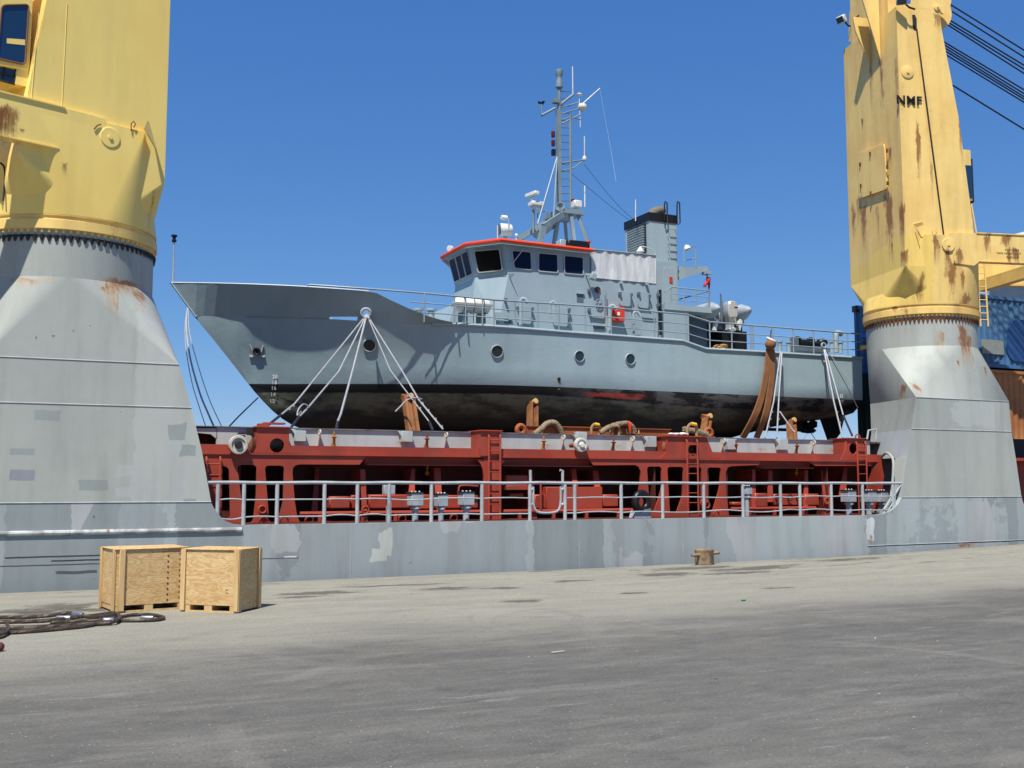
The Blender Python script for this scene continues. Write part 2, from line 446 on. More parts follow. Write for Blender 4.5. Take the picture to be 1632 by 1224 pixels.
con = t.mix(t.ss(mid, .36, .62), C(176,173,155), C(164,161,146))
con = t.mix(t.m('MULTIPLY', t.ss(streak, .5, .7), .4), con, C(126,121,112))
con = t.mix(t.m('MULTIPLY', t.ss(mot, .5, .68), .4), con, C(138,133,123))
con = t.mix(t.m('MULTIPLY', t.ss(big, .5, .66), .4), con, C(166,163,154))
dust = t.m('MAXIMUM', t.ss(t.noise(1.0, t.map((.30, 1.5, 1), (0, 0, .30)), 7, .62), .52, .70), t.ss(t.noise(1.0, t.map((.28, 1.7, 1), (0, 0, -.22), (5, 3, 0)), 7, .62), .53, .72))
asph = t.mix(t.m('MULTIPLY', dust, .5), asph, C(146,143,134))
col = t.mix(f_con, asph, con)
def speck(scale, r, keep, c_, amt, seed):
    global col
    v = t.n('ShaderNodeTexVoronoi', feature='F1'); v.inputs['Scale'].default_value = scale; t.t.links.new(t.map((1, 1, .02), loc=(seed, seed * 2, 0)), v.inputs['Vector'])
    sp_ = t.n('ShaderNodeSeparateColor'); t.t.links.new(v.outputs['Color'], sp_.inputs[0])
    on = t.m('GREATER_THAN', sp_.outputs[0], keep); rad = t.m('MULTIPLY', t.m('ADD', sp_.outputs[1], .35), r)
    dot = t.m('LESS_THAN', v.outputs['Distance'], rad)
    col = t.mix(t.m('MULTIPLY', t.m('MULTIPLY', on, dot), t.m('MULTIPLY', t.m('ADD', sp_.outputs[2], .3), amt)), col, c_)
clus = t.m('MULTIPLY', t.ss(t.noise(.55, detail=4), .42, .6), 1.0)
# white scuffs and tyre rings
sc1 = t.noise(1.0, t.map((.5, 2.8, 1), (0, 0, .35)), 8, .68)
col = t.mix(t.m('MULTIPLY', t.ss(sc1, .60, .72), .6), col, C(186,184,178))
for (px, py, r, w, dk) in ((700,1000,2.3,.22,1),(690,1010,2.75,.16,1),(760,985,1.6,.16,0),(1010,985,2.6,.05,0),(980,990,1.9,.06,0),(1310,985,3.0,.1,1),(1150,1120,4.6,.16,1)):
    c = gz(px, py); dx = t.m('SUBTRACT', X, c.x); dy = t.m('SUBTRACT', Y, c.y)
    rr = t.m('SQRT', t.m('ADD', t.m('MULTIPLY', dx, dx), t.m('MULTIPLY', dy, dy)))
    band = t.m('SUBTRACT', 1.0, t.ss(t.m('ABSOLUTE', t.m('SUBTRACT', rr, r)), w * .35, w))
    band = t.m('MULTIPLY', band, t.ss(t.noise(.7, t.map((1,1,1), loc=(px, py, 0)), 4), .42, .6))
    col = t.mix(t.m('MULTIPLY', band, .16), col, C(176,171,158) if dk else C(84,82,80))
# long tyre track of pale dust
for (p, q, w, k) in (((400,1150),(830,1105),.10,.12),((1000,1195),(1330,1120),.08,.12)):
    a = gz(*p); b = gz(*q); d = b - a; L = d.length; d.normalize()
    rx = t.m('SUBTRACT', X, a.x); ry = t.m('SUBTRACT', Y, a.y)
    al = t.m('ADD', t.m('MULTIPLY', rx, d.x), t.m('MULTIPLY', ry, d.y))
    ac = t.m('SUBTRACT', t.m('MULTIPLY', rx, d.y), t.m('MULTIPLY', ry, d.x))
    ac = t.m('ADD', ac, t.m('MULTIPLY', t.m('SUBTRACT', mid, .5), .25))
    band = t.m('MULTIPLY', t.m('SUBTRACT', 1.0, t.ss(t.m('ABSOLUTE', ac), w * .3, w)), t.m('MULTIPLY', t.ss(al, -.6, .4), t.m('SUBTRACT', 1.0, t.ss(al, L - .4, L + .6))))
    col = t.mix(t.m('MULTIPLY', band, k), col, C(168,166,160))
# oil and tar stains near the edge
for (px, py, a, b) in ((715,938,.75,.11),(800,937,.5,.07),(832,958,.5,.09),(905,926,.6,.07),(870,910,.5,.05),(510,945,.9,.12),(480,951,.6,.05),(1010,945,.45,.06),(1060,915,1.0,.14),(1200,905,1.6,.14),(1180,912,1.1,.09),(1100,905,1.6,.12),(300,962,1.2,.12),(100,967,.8,.16),(60,978,.6,.14),(40,974,1.2,.1),(150,972,.5,.1),(1240,937,.5,.05),(1350,890,1.4,.12),(560,905,2.5,.05),(620,933,1.0,.05)):
    c = gz(px, py, quay_height(*gz(px, py).xy))
    dx = t.m('DIVIDE', t.m('SUBTRACT', X, c.x), a); dy = t.m('DIVIDE', t.m('SUBTRACT', Y, c.y), b * 3.2)
    d2 = t.m('SQRT', t.m('ADD', t.m('MULTIPLY', dx, dx), t.m('MULTIPLY', dy, dy)))
    d2 = t.m('ADD', d2, t.m('MULTIPLY', t.m('SUBTRACT', mot, .5), 3.2))
    d2 = t.m('ADD', d2, t.m('MULTIPLY', t.m('SUBTRACT', fine, .5), .9))
    col = t.mix(t.m('MULTIPLY', t.m('SUBTRACT', 1.0, t.ss(d2, .55, .95)), .72), col, C(74,66,60))
col = t.mix(t.m('MULTIPLY', t.ss(streak, .56, .66), t.m('MULTIPLY', t.ss(Y, 19.0, 21.0), .85)), col, C(112,103,92))
col = t.mix(t.m('MULTIPLY', t.ss(fine, .38, .62), .30), col, C(82,81,79), 'MIX')
cw = t.n('ShaderNodeVectorMath', operation='ADD'); t.t.links.new(t.map((.26, .26, .01)), cw.inputs[0])
cn = t.n('ShaderNodeTexNoise'); cn.inputs['Scale'].default_value = 1.4; cn.inputs['Detail'].default_value = 7; t.t.links.new(t.co, cn.inputs['Vector'])
cs = t.n('ShaderNodeVectorMath', operation='SCALE'); cs.inputs['Scale'].default_value = .22; t.t.links.new(cn.outputs['Color'], cs.inputs[0]); t.t.links.new(cs.outputs[0], cw.inputs[1])
cv = t.n('ShaderNodeTexVoronoi', feature='DISTANCE_TO_EDGE'); cv.inputs['Scale'].default_value = 1.0; t.t.links.new(cw.outputs[0], cv.inputs['Vector'])
crack = t.m('MULTIPLY', t.m('SUBTRACT', 1.0, t.ss(cv.outputs['Distance'], .0015, .0045)), t.ss(t.noise(.4, detail=3), .48, .58))
col = t.mix(t.m('MULTIPLY', crack, .22), col, C(58,56,54))
g2 = t.noise(34, detail=6, rough=.8)
col = t.mix(t.m('MULTIPLY', t.ss(g2, .56, .68), .55), col, C(168,164,156))
col = t.mix(t.m('MULTIPLY', t.m('SUBTRACT', 1.0, t.ss(g2, .34, .46)), .55), col, C(60,58,56))
speck(22, .16, .66, C(196,192,182), .5, 1.0); speck(14, .10, .84, C(206,202,192), .6, 5.0); speck(24, .2, .72, C(50,48,46), .55, 9.0); speck(18, .15, .90, C(156,112,90), .5, 14.0); speck(4.1, .055, .82, C(212,210,202), .7, 21.0); speck(2.6, .05, .80, C(44,42,40), .8, 31.0)
dk = t.n('ShaderNodeMix', data_type='RGBA', blend_type='MULTIPLY'); dk.inputs[0].default_value = 1
t.put(dk.inputs[6], col); GROUND_K = .71; dk.inputs[7].default_value = (GROUND_K, GROUND_K, GROUND_K, 1)
h = t.m('ADD', t.m('MULTIPLY', fine, .5), t.m('MULTIPLY', grit, .8)); t.bump(h, .55, .012)
QUAYM = t.fin(dk.outputs[2], .85, 0, .25)
q = build_quay().build('quay', QUAYM); tag(q, 'worn grey concrete and asphalt quay in front of the ship', 'quay', kind='structure')
t = NT('harbour_water'); t.bump(t.noise(.8, detail=6), .4, .15); WATER = t.fin(C(22,48,60), .12, 0, .5)
w = MB(); w.add([(-2500, EDGE, -3.2), (3000, EDGE, -3.2), (3000, 4000, -3.2), (-2500, 4000, -3.2)], [(0,1,2,3)])
tag(w.build('water', WATER, flat=True), 'blue green harbour water beyond the quay', 'water', kind='structure')

# ------------------------------------------------------------------ the cargo ship
YH = 23.8
S = thing('cargo_ship', 'grey heavy lift cargo ship with red hold side carrying the small patrol ship', 'cargo ship', (14, 32, -3))
def SP2(pts, Y): return [at(x, y, Y) for x, y in pts]
DZ = 1.232                                           # deck edge height
# --- side shell with the flared feet of the two pedestals
mb = MB()
out = [(-45,-4.0),(-45,1.735),(3.86,1.735),(3.92,1.62),(3.985,1.53),(4.07,1.42),(4.17,1.325),(4.35,1.255),(4.56,DZ),
       (22.4,DZ),(22.75,1.245),(23.0,1.275),(23.2,1.335),(23.38,1.43),(23.55,1.56),(23.675,1.735),
       (28.66,1.735),(28.70,1.62),(28.76,1.49),(28.86,1.37),(29.0,1.28),(29.25,DZ),(75,DZ),(75,-4.0)]
mb.plate([V((x, YH, z)) for x, z in out], (0, .16, 0))
mb.box2(-45, 75, YH + .16, 41.0, -4.0, DZ - .02)
mb.build('hull', G_SIDE, S)
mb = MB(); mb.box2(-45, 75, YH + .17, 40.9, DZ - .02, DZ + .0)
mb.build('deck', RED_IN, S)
# rubbing strake on the left foot, weld seams
mb = MB(); mb.tube([(-45, YH, 1.13), (4.53, YH, 1.13)], .055, 10)
mb.build('rubbing_strake', paint('strake_white', C(190,194,190), C(140,142,140), 3.0, .3, .5, 9.0, .5, .3, world=True), S)
SEAM = (paint('seam_paint', C(172,176,174), C(152,156,156), 2, .1, .25, 5.0, .5, .3, world=True))
def seam(a, b, r):
    m = MB(); m.tube([a, b], r, 6); m.build('weld_seam', SEAM, S)
for z, a, b in ((4.69, -.6, 3.11), (3.765, -.8, 3.39), (1.74, -1.0, 3.865), (4.72, 24.40, 28.29), (3.77, 24.15, 28.34), (1.74, 23.68, 28.66)): seam((a, YH - .002, z), (b, YH - .002, z), .013)
for x in (7.0, 4.55, 12.9, 16.0, 22.3): seam((x, YH - .001, -1), (x, YH - .001, DZ - .01), .008)
seam((22.3, YH - .003, .36), (34, YH - .003, .42), .012)

def circ(cx, cy, r, z, n=16, start=0.0):
    return [V((cx + r * math.cos(start + 2*PI*k/(4*n)), cy + r * math.sin(start + 2*PI*k/(4*n)), z)) for k in range(4*n)]

def pedestal(cx, cy, R, lv, zt0, zt1, name='crane_pedestal'):
    # lv: list of (z, x0, x1, y1_left, y1_right, xb0, xb1)
    p = MB()
    rings = []
    for z, x0, x1, xb0, xb1, yb in lv:
        rings.append([V((x0, YH, z)), V((x1, YH, z)), V((xb1, yb, z)), V((xb0, yb, z))])
    p.loft(rings, cap=False)
    top = rings[-1]
    # quadrant points: -Y side first corner pair (x0,x1) is the front
    # circ start so that circ[k*q] lies between rect[k-1], rect[k]: rect[0]=front left -> before it the left quadrant (angle pi)
    c0 = circ(cx, cy, R, zt0, 40, PI)
    p.sq2round(top, c0)
    p.loft([c0, circ(cx, cy, R, zt1, 40, PI)], cap=False)
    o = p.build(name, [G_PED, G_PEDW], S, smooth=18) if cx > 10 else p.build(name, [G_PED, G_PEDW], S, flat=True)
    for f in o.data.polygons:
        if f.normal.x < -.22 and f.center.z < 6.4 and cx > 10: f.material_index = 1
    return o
LC, RCN = (.85, 25.72), (26.7, 25.75)                # crane axes
LR, RR = 1.86, 1.70
pedestal(LC[0], LC[1], LR, [(1.735,-1.1,3.865,-1.1,3.865,28.2),(2.817,-.95,3.645,-.95,3.645,28),(3.762,-.8,3.395,-.8,3.395,27.9),(4.691,-.65,3.108,-.65,3.108,27.8)], 6.42, 7.5)
# the right pedestal stands on legs round the walkway below 2.9
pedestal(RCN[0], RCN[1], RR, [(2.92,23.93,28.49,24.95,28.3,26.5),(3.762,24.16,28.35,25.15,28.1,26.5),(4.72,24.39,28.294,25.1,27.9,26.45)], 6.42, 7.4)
mb = MB(); mb.plate([V((23.675,YH,1.735)),V((28.66,YH,1.735)),V((28.49,YH,2.92)),V((23.93,YH,2.92))], (0,.45,0)); mb.box2(24.95,28.3,25.5,26.5,DZ,2.92)
mb.box2(25.6,28.4,YH+.45,25.5,DZ,2.92); mb.build('pedestal_foot', G_PED, S)
# rim of the walkway opening
mb = MB(); pts = [at(1402,736,25.3), at(1406,727,25.0), at(1413,722,24.6), at(1420,727,24.15), at(1424,740,23.95), at(1420,790,23.9), at(1409,812,23.9)]
mb.tube(catmull(pts, 4), .04, 8); mb.build('opening_rim', G_PED, S)
mb = MB(); mb.tube([at(1382,700,25.6), at(1384,686,25.6), at(1396,684,25.6), at(1396,700,25.6)], .03, 8); mb.build('hand_rail', RAILM, S)

# --- hold side: ledge, red frames, coaming
YL, YF, YC, YB = 25.0, 25.04, 25.6, 26.35
X0, X1 = at(300,773,25.0).x, at(1408,773,25.0).x
mb = MB(); mb.box2(X0, X1, YL, YC, 2.80, 2.835); mb.build('hold_ledge', RED, S)
_cuts = [(at(a_, 715, 25.0).x, at(b_, 715, 25.0).x) for a_, b_ in ((412,460),(1068,1126),(1350,1377))]; _x = X0
for a_, b_ in _cuts + [(X1, X1)]:
    mb = MB(); mb.box2(_x, a_, YF, YF + .05, 2.836, 3.03); mb.box2(_x, a_, YF + .05, YC, 3.0, 3.03); mb.build('hold_strip', RED, S); _x = b_
xs0 = at(345,690,YC).x; xs1 = at(1386,700,YC).x
mb = MB(); mb.box2(xs0, xs1, YC, YC + .12, 3.03, 3.455); mb.build('hatch_coaming', COAM, S)
mb = MB(); mb.box2(at(308,690,YC).x, xs1, YC - .05, YC + .3, 3.455, 3.475); mb.build('coaming_flange', paint('flange_grey', C(120,126,130), C(92,88,84), 2, .3, .3, 4, .5, .3), S)
mb = MB(); mb.plate(SP2([(308,682),(346,682.5),(346,700),(336,692),(308,689)], YC), (0,.1,0)); mb.build('coaming_end', COAM, S)
mb = MB(); mb.box2(at(300,700,26.2).x, at(352,700,26.2).x, 26.2, 26.4, 2.9, 3.45); mb.build('dunnage', RUSTM, S)
mb = MB(); mb.box2(X0 - 3, X1 + 3, YC + .13, 40, 3.40, 3.452); mb.build('hatch_cover', flat('hatch_brown', C(92,70,58), .7), S)
# dark red bulkhead inboard of the walkway with its ribs
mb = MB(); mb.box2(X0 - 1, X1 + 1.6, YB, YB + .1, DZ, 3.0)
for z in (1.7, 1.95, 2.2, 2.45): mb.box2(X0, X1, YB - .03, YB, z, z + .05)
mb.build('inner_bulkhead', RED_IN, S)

def zpoly(px, Y): return [at(x, y, Y) for x, y in px]
def top_to(pts, zt): return [V((p.x, p.y, zt if k else p.z)) for p, k in pts]
def frame_plate(outer, holes, zb=1.235, zt=2.798, th=.05, Y=YF):
    o = zpoly(outer, Y)
    o = [V((p.x, Y, zt if y < 732 else (zb if y > 822 else p.z))) for p, (x, y) in zip(o, outer)]
    hs = [rpoly(zpoly(h, Y), .10) for h in holes]
    m = MB(); m.plate(o, (0, th, 0), hs)
    return m
holeA = [[(354,741),(365,746),(367,826),(354,826)],
         [(378,741),(409,741),(408,790),(403,833),(388,833),(384,790)],
         [(422,742),(453,742),(451,800),(442,833),(429,833),(426,790)]]
mA = frame_plate([(316,727),(584,729),(573,740.5),(478,740),(471,741.5),(467,746),(466,752),(470,800),(473.5,822),(478,831),(484,836),(316,838)], holeA)
mA.build('web_frame', RED, S)
holeD = [[(1031,743.5),(1054.5,743.5),(1054.5,779),(1043,815),(1037,815),(1034,787)],
         [(1063.5,744),(1089.5,744),(1088,790),(1078,818),(1068,818),(1066,790)],
         [(1097,744.5),(1118.5,744.5),(1117,817),(1098,817)],
         [(1127,745),(1149.5,745),(1147,778),(1136,815),(1129,815)]]
mD = frame_plate([(938,730),(1212,730),(1209,741),(1166,743),(1160,745),(1157,752),(1158,790),(1162,826),(1009,828),(1014,812),(1017,789),(1020.5,766),(1021.5,752),(1018,744),(1012,741),(946,741.5)], holeD)
mD.build('web_frame', RED, S)
mF = frame_plate([(1288,731),(1392,731),(1388,742.5),(1300,742.5)], [])
mF.build('web_frame', RED, S)
# set-back headers with their bottom flanges
mb = MB()
for a, b in ((582, 768), (798, 940), (1208, 1292)):
    xa = at(a,740,25.3).x; xb = at(b,740,25.3).x
    mb.box2(xa, xb, 25.35, 25.4, 2.60, 2.80); mb.box2(xa, xb, 25.16, 25.36, 2.585, 2.61)
mb.build('hold_header', RED, S)
# webs behind the openings (slanting plates)
for px in (379, 415, 460, 1040, 1060, 1095, 1125, 1155, 1315):
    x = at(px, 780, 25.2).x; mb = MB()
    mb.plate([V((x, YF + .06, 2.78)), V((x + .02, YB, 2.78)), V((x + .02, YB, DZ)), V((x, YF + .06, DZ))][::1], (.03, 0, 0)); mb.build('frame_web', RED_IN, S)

def stiffener(px0, px1, ytop, pxb0, pxb1, yb, Yt=25.45, Yb=25.12):
    m = MB(); a = at(px0, ytop, Yt); b = at(px1, ytop, Yt); c = at(pxb1, yb, Yb); d = at(pxb0, yb, Yb)
    m.add([a, b, c, d, a + V((0,.04,0)), b + V((0,.04,0)), c + V((0,.04,0)), d + V((0,.04,0))], [(0,1,2,3),(4,7,6,5),(0,4,5,1),(1,5,6,2),(2,6,7,3),(3,7,4,0)])
    xm = (a.x + b.x) / 2
    m.add([V((xm, Yt+.03, a.z)), V((xm, YB, a.z)), V((xm, YB, d.z)), V(((c.x+d.x)/2, Yb+.03, d.z))], [(0,1,2,3)])
    return m.build('stiffener', RED, S, flat=True)
stiffener(574,582,748,578,586,833,25.35,25.06); stiffener(656,661.5,747,651,661,790); stiffener(692,702,746,694,704,788)
stiffener(911,918,747,913,921,775); stiffener(945,953,750,948,957,776); stiffener(1199,1204,748,1199,1205,824); stiffener(1225,1231,750,1224,1232,800); stiffener(1283,1288,749,1281,1288,822)
stiffener(1309,1318,749,1315,1326,820,25.3,25.06); stiffener(1345,1351,745,1338,1348,790); stiffener(503,509,745,496,506,820,26.0,25.5); stiffener(842,848,748,848,856,826,25.4,25.1)
# lifting lugs
for px, py in ((418,810),(582,811),(1120,800),(1317,797),(1126,803)):
    m = MB(); c = at(px, py, 24.99); m.box(c + V((0,.02,.05)), (.14,.05,.1)); m.torus(c + V((0,-.02,-.03)), (0,1,0), .085, .026, 18, 8); m.build('lifting_lug', RED, S)
for px in (419,452,492,640,722,1140):
    m = MB(); c = at(px, 834, 24.9); m.torus(V((c.x, 24.85, DZ + .05)), (0,1,.3), .09, .022, 18, 8); m.build('deck_ring', RED, S)
# towers above the ledge
def tower(pts, hole, name='hold_tower'):
    m = MB(); YT = 25.0
    o = [at(x, y, YT) for x, y in pts]
    o = [V((p.x, YT, 2.84 if y > 721 else p.z)) for p, (x, y) in zip(o, pts)]
    hs = []
    if hole:
        hx, hy, hr = hole; c = at(hx, hy, YT); r = hr * px2m(hx, YT)
        hs = [[c + V((r*math.cos(2*PI*k/20), 0, max(r*math.sin(2*PI*k/20), 2.855 - c.z))) for k in range(20)]]
        hs = [[p for i, p in enumerate(hs[0]) if i == 0 or (p - hs[0][i-1]).length > 1e-3]]
    m.plate(o, (0, .05, 0), hs)
    zt = max(p.z for p in o); xa = min(p.x for p in o if p.z > zt - .05); xb = max(p.x for p in o if p.z > zt - .05)
    m.box2(xa - .04, xb + .04, YT - .06, YC + .1, zt, zt + .025)
    for x in (xa, xb - .03): m.box2(x, x + .03, YT + .055, YC - .01, 3.032, zt)
    return m.build(name, RED, S)
tower([(409,681),(461,682),(461,708),(464,716),(474,724.5),(403,724),(409,714)], (441.5,710,11.5))
tower([(1064,696),(1126,697),(1140,726),(1150,732),(1052,732),(1062,720)], (1105,717,9.5))
tower([(1349,699),(1377,700),(1383,734),(1340,734),(1347,718)], (1360,715,8.5))
m = MB(); a = at(765,687,YL); b = at(797.5,688,YL)
m.box2(a.x, b.x, 24.98, 25.03, 2.84, a.z); m.box2(a.x - .03, b.x + .03, 24.92, YC + .1, a.z, a.z + .03); m.box2(a.x, a.x + .04, 25.03, YC, 3.032, a.z - .002); m.box2(b.x - .04, b.x, 25.03, YC, 3.032, a.z - .002)
m.box2(at(771,760,YF).x, at(798,760,YF).x, YF - .01, YF + .05, DZ, 2.797)
m.plate(zpoly([(771,732),(771,760),(769.5,748),(766,739),(760,732)], YF), (0,.04,0)); m.plate(zpoly([(798,733),(806,733),(800,740),(798,746)], YF), (0,.04,0))
m.build('hold_tower', RED, S)
# hatch lids of small lugs on tower tops
m = MB(); c = at(436,680,25.3); m.box2(c.x - .25, c.x + .25, 25.15, 25.4, a.z + .06, a.z + .1)
c = at(418,679,25.3); m.box2(c.x - .12, c.x + .12, 25.1, 25.35, c.z - .03, c.z + .05); m.build('stacking_pad', RED, S)
m = MB(); c = at(1367,698,25.2); m.torus(c + V((0,0,.02)), (0,1,0), .09, .022, 16, 6, arc=None); m.build('lifting_lug', RED, S)
# red ladders
def ladder(x0, x1, ytop, ybot, rungs, Y=24.93):
    m = MB(); a = at(x0, ytop, Y); b = at(x1, ytop, Y); zb = at(x0, ybot, Y).z if ybot else DZ + .01
    for p in (a, b): m.tube([V((p.x, Y + .12, p.z)), V((p.x, Y + .05, p.z + .03)), V((p.x, Y, p.z - .03)), V((p.x, Y, zb))], .028, 6)
    for i in range(rungs):
        z = p.z - .12 - (p.z - .12 - zb - .1) * i / (rungs - 1)
        m.tube([V((a.x, Y, z)), V((b.x, Y, z))], .016, 6)
    return m.build('ladder', RED, S)
ladder(329.5, 351.5, 731, 836, 6); ladder(779.5, 797.5, 694, None, 8); ladder(1095, 1111.5, 702, None, 8); ladder(1366, 1380, 706, None, 8)
# wheels in the coaming
def wheel(px, py, r, dirty):
    m = MB(); c = at(px, py, 24.86); R = r * px2m(px, 24.86)
    m.lathe(c, (0,-1,0), [(R*.96,-.1),(R,-.07),(R,0),(R*.93,.03),(R*.72,.035),(R*.66,.0),(R*.3,.0),(R*.28,.05),(.01,.05)], 32)
    o = m.build('hatch_wheel', WHEELM, S)
    m = MB(); m.lathe(c, (0,-1,0), [(R*.42,-.02),(R*.42,.05),(R*.34,.075),(.01,.08)], 8); m.build('wheel_hub', DARK if dirty else WHITE, o)
    m = MB(); m.tube([c + V((0,.1,0)), c + V((0,.6,0))], .06, 8); m.build('axle', RUSTM, o)
WHEELM = paint('wheel_white', C(196,192,180), C(186,176,160), 3, .3, .42, 9.0, .6, .3, world=True)
wheel(380, 709, 15.5, True); wheel(926.5, 709, 11.5, False)
m = MB(); c = at(402,712,25.15); m.lathe(c, (.9,-.35,0), [(.02,-.12),(.18,-.02),(.2,.02),(.05,.12)], 16); m.build('hatch_roller', RUSTM, S)
m = MB(); c = at(1059,715,25.2); m.lathe(c, (.7,-.6,0), [(.17,-.04),(.19,0),(.17,.05),(.05,.06)], 20); m.build('hatch_roller', RUSTM, S)
m = MB(); c = at(390,691,25.3); m.box(c, (.30,.2,.03)); m.box(c + V((.12,0,.05)), (.12,.15,.16)); m.box(c + V((.25,0,-.08)), (.3,.12,.05), Matrix.Rotation(.6,3,'Y')); m.box(c + V((-.1,0,-.09)), (.2,.12,.1)); m.build('hatch_latch', DARK, S)
# box brackets and gusset eyes on the coaming
def box_bracket(px, py, w=18, h=17):
    k = px2m(px, YC); c = at(px, py, 25.48)
    m = MB(); m.box2(c.x - w*k/2, c.x + w*k/2, 25.42, 25.58, c.z - h*k/2, c.z + h*k/2)
    m.plate([V((c.x - w*k/2 - .08, 25.45, 3.44)), V((c.x - w*k/2 + .02, 25.45, 3.44)), V((c.x - w*k/2 + .02, 25.45, 3.28))], (0, .14, 0))
    m.build('bracket_box', COAM, S, bevel=.008)
for px, py in ((478,695),(648,696),(1037,704),(1165,708),(1247,708.5),(926,697)): box_bracket(px, py)
def gusset(px, eye, mat):
    x = at(px, 700, YC).x; m = MB()
    pr = [V((x, 25.598, 3.04)), V((x, 25.598, 3.43)), V((x, 25.42, 3.43)), V((x, 25.36, 3.40)), V((x, 25.36, 3.33)), V((x, 25.42, 3.28)), V((x, 25.56, 3.04))]
    m.plate(pr, (.025, 0, 0))
    if eye: m.torus(V((x + .01, 25.40, 3.37)), (1, 0, 0), .055, .022, 14, 6)
    return m.build('lashing_eye' if eye else 'gusset', mat, S)
GUSM = paint('gusset_cream', C(186,184,168), C(176,178,176), 3, .2, .2, 6, .5, .3, world=True)
for px in (506, 707, 893, 1003, 1147, 1290): gusset(px, True, GUSM)
def turnbuckle(px):
    x = at(px, 700, 25.45).x; m = MB()
    m.tube([V((x, 25.42, 3.40)), V((x, 25.42, 3.30))], .03, 6); m.lathe(V((x, 25.42, 3.30)), (0,0,-1), [(.02,0),(.075,.03),(.03,.08),(.03,.10)], 8)
    m.tube([V((x, 25.42, 3.20)), V((x + .02, 25.5, 3.05))], .035, 6); m.plate([V((x - .07, 25.45, 3.05)), V((x + .06, 25.45, 3.05)), V((x, 25.45, 3.22))], (0, .03, 0))
    m.build('turnbuckle', random.choice([RUSTM, flat('rust_yellow', C(156,112,44), .7)]), S)
for px in (532, 680, 866, 977, 1172, 1269): turnbuckle(px)

# --- equipment on the walkway (red)
def rbox(x0, y0, x1, y1, Y, d, name, mat=None, bev=.03):
    a = at(x0, y1, Y); b = at(x1, y0, Y); m = MB(); m.box2(a.x, b.x, Y, Y + d, a.z, b.z)
    return m.build(name, mat or RED, S, bevel=bev)
rbox(588,788,654,811,25.15,.4,'air_duct'); rbox(656,788,690,812,25.13,.4,'air_duct', paint('duct_orange', C(176,82,44), C(150,60,40), 1.2, .2, .2, 3, .5, .3)); rbox(692,789,763,811,25.15,.4,'air_duct')
rbox(525,791,559,811,25.2,.4,'air_duct'); rbox(559,789,573,811,25.3,.3,'air_duct')
o = rbox(806,757,842,776,25.25,.3,'control_box'); rbox(803,774,842,781,25.2,.4,'box_base', None, .01); rbox(812,786,835,792,25.3,.3,'valve_body')
rbox(871,776,960,811,25.12,.45,'storage_locker', None, .01); rbox(852,788,871,811,25.16,.4,'air_duct'); rbox(960,788,986,808,25.16,.4,'air_duct')
rbox(1204,786,1224,808,25.2,.4,'air_duct'); rbox(1234,787,1275,806,25.2,.4,'air_duct'); rbox(1284,787,1306,806,25.2,.4,'air_duct'); rbox(1168,800,1186,806,25.2,.3,'valve_body')
def pipe_run(a, b, y=1.42):
    m = MB(); xa_, xb_ = at(a,822,25.1).x, at(b,822,25.1).x; m.tube([V((xa_, 25.1, y)), V((xb_, 25.1, y))], .055, 8); o = m.build('deck_pipe', RED, S)
    n_ = max(2, int((xb_ - xa_) / .8))
    for i in range(n_): m = MB(); x = xa_ + (xb_ - xa_) * (i + .5) / n_; m.box2(x - .04, x + .04, 25.05, 25.15, DZ, 1.40); m.build('pipe_foot', RED, o)
pipe_run(478, 770); pipe_run(800, 1010); pipe_run(1165, 1300)
m = MB(); m.tube([at(838,767,25.4), at(961,767,25.4)], .03, 6); m.build('deck_pipe', RED, S)
for px, py in ((1240,793),(1259,793),(1273,793)):
    m = MB(); c = at(px, py, 25.08); m.torus(c, (0,1,0), .09, .018, 14, 6); m.tube([c, c + V((0,.15,0))], .03, 6); m.build('valve_wheel', DARK, S)
m = MB(); m.tube(catmull([at(731,800,25.0), at(731,780,25.0), at(736,774,25.0), at(762,775,25.0)], 4), .025, 6); m.build('hand_bar', RED, S)
m = MB(); m.tube([at(862,770,25.05), at(862,815,25.05)], .03, 6); m.build('hand_bar', RED, S)
for px, py in ((681,754),(1270,754)):
    m = MB(); c = at(px, py, 25.9); m.ball(c, .07); m.tube([c, c + V((0,0,.2))], .03, 6); m.build('deck_lamp', flat('lamp_amber', C(214,140,30), .4), S)
# red end plate beside the right pedestal
m = MB(); pts = [(1384,806),(1380,775),(1390,748),(1404,731),(1409,760),(1404,800),(1396,818)]
m.plate([at(x, y, 25.2 - (x - 1384) * .03) for x, y in pts], (.05, .05, 0)); m.build('end_bracket', RED, S, flat=True)

# --- deck edge railing
posts = [347,388.6,441.6,517,569.5,620,687.5,768,844.5,900.5,916,990,1056,1121.6,1184,1244,1275,1325,1375,1423]
YR = YH + .08
RAIL = MB()
xs = [at(p, 800, YR).x for p in posts]; xe = at(1437,770,YR).x; xa = at(330,769,YR).x
m = MB(); n = 60; m.tube([V((xa + (xe - xa) * i / n, YR, 2.15 + .006 * math.sin(i * 1.1))) for i in range(n + 1)], .038, 8); m.build('rail_top', RAILM, S)
for z, sag, r in ((1.775, .02, .018), (1.395, .022, .018)):
    rnd = random.Random(int(z * 100)); runs = [[], []]
    for a, b in zip(xs, xs[1:]):
        if abs(a - xs[8]) < .01: continue
        s_ = rnd.uniform(-1, 1) * sag * (2 if z < 1.5 else 1.3)
        runs[0 if a < xs[8] else 1] += [V((a + (b - a) * k / 6, YR, z + s_ * math.sin(PI * k / 6))) for k in range(6)]
    runs[0].append(V((xs[8], YR, z))); runs[1].append(V((xs[-1], YR, z)))
    for rr_ in runs: m = MB(); m.tube(rr_, r, 6); m.build('rail_bar', RAILM, S)
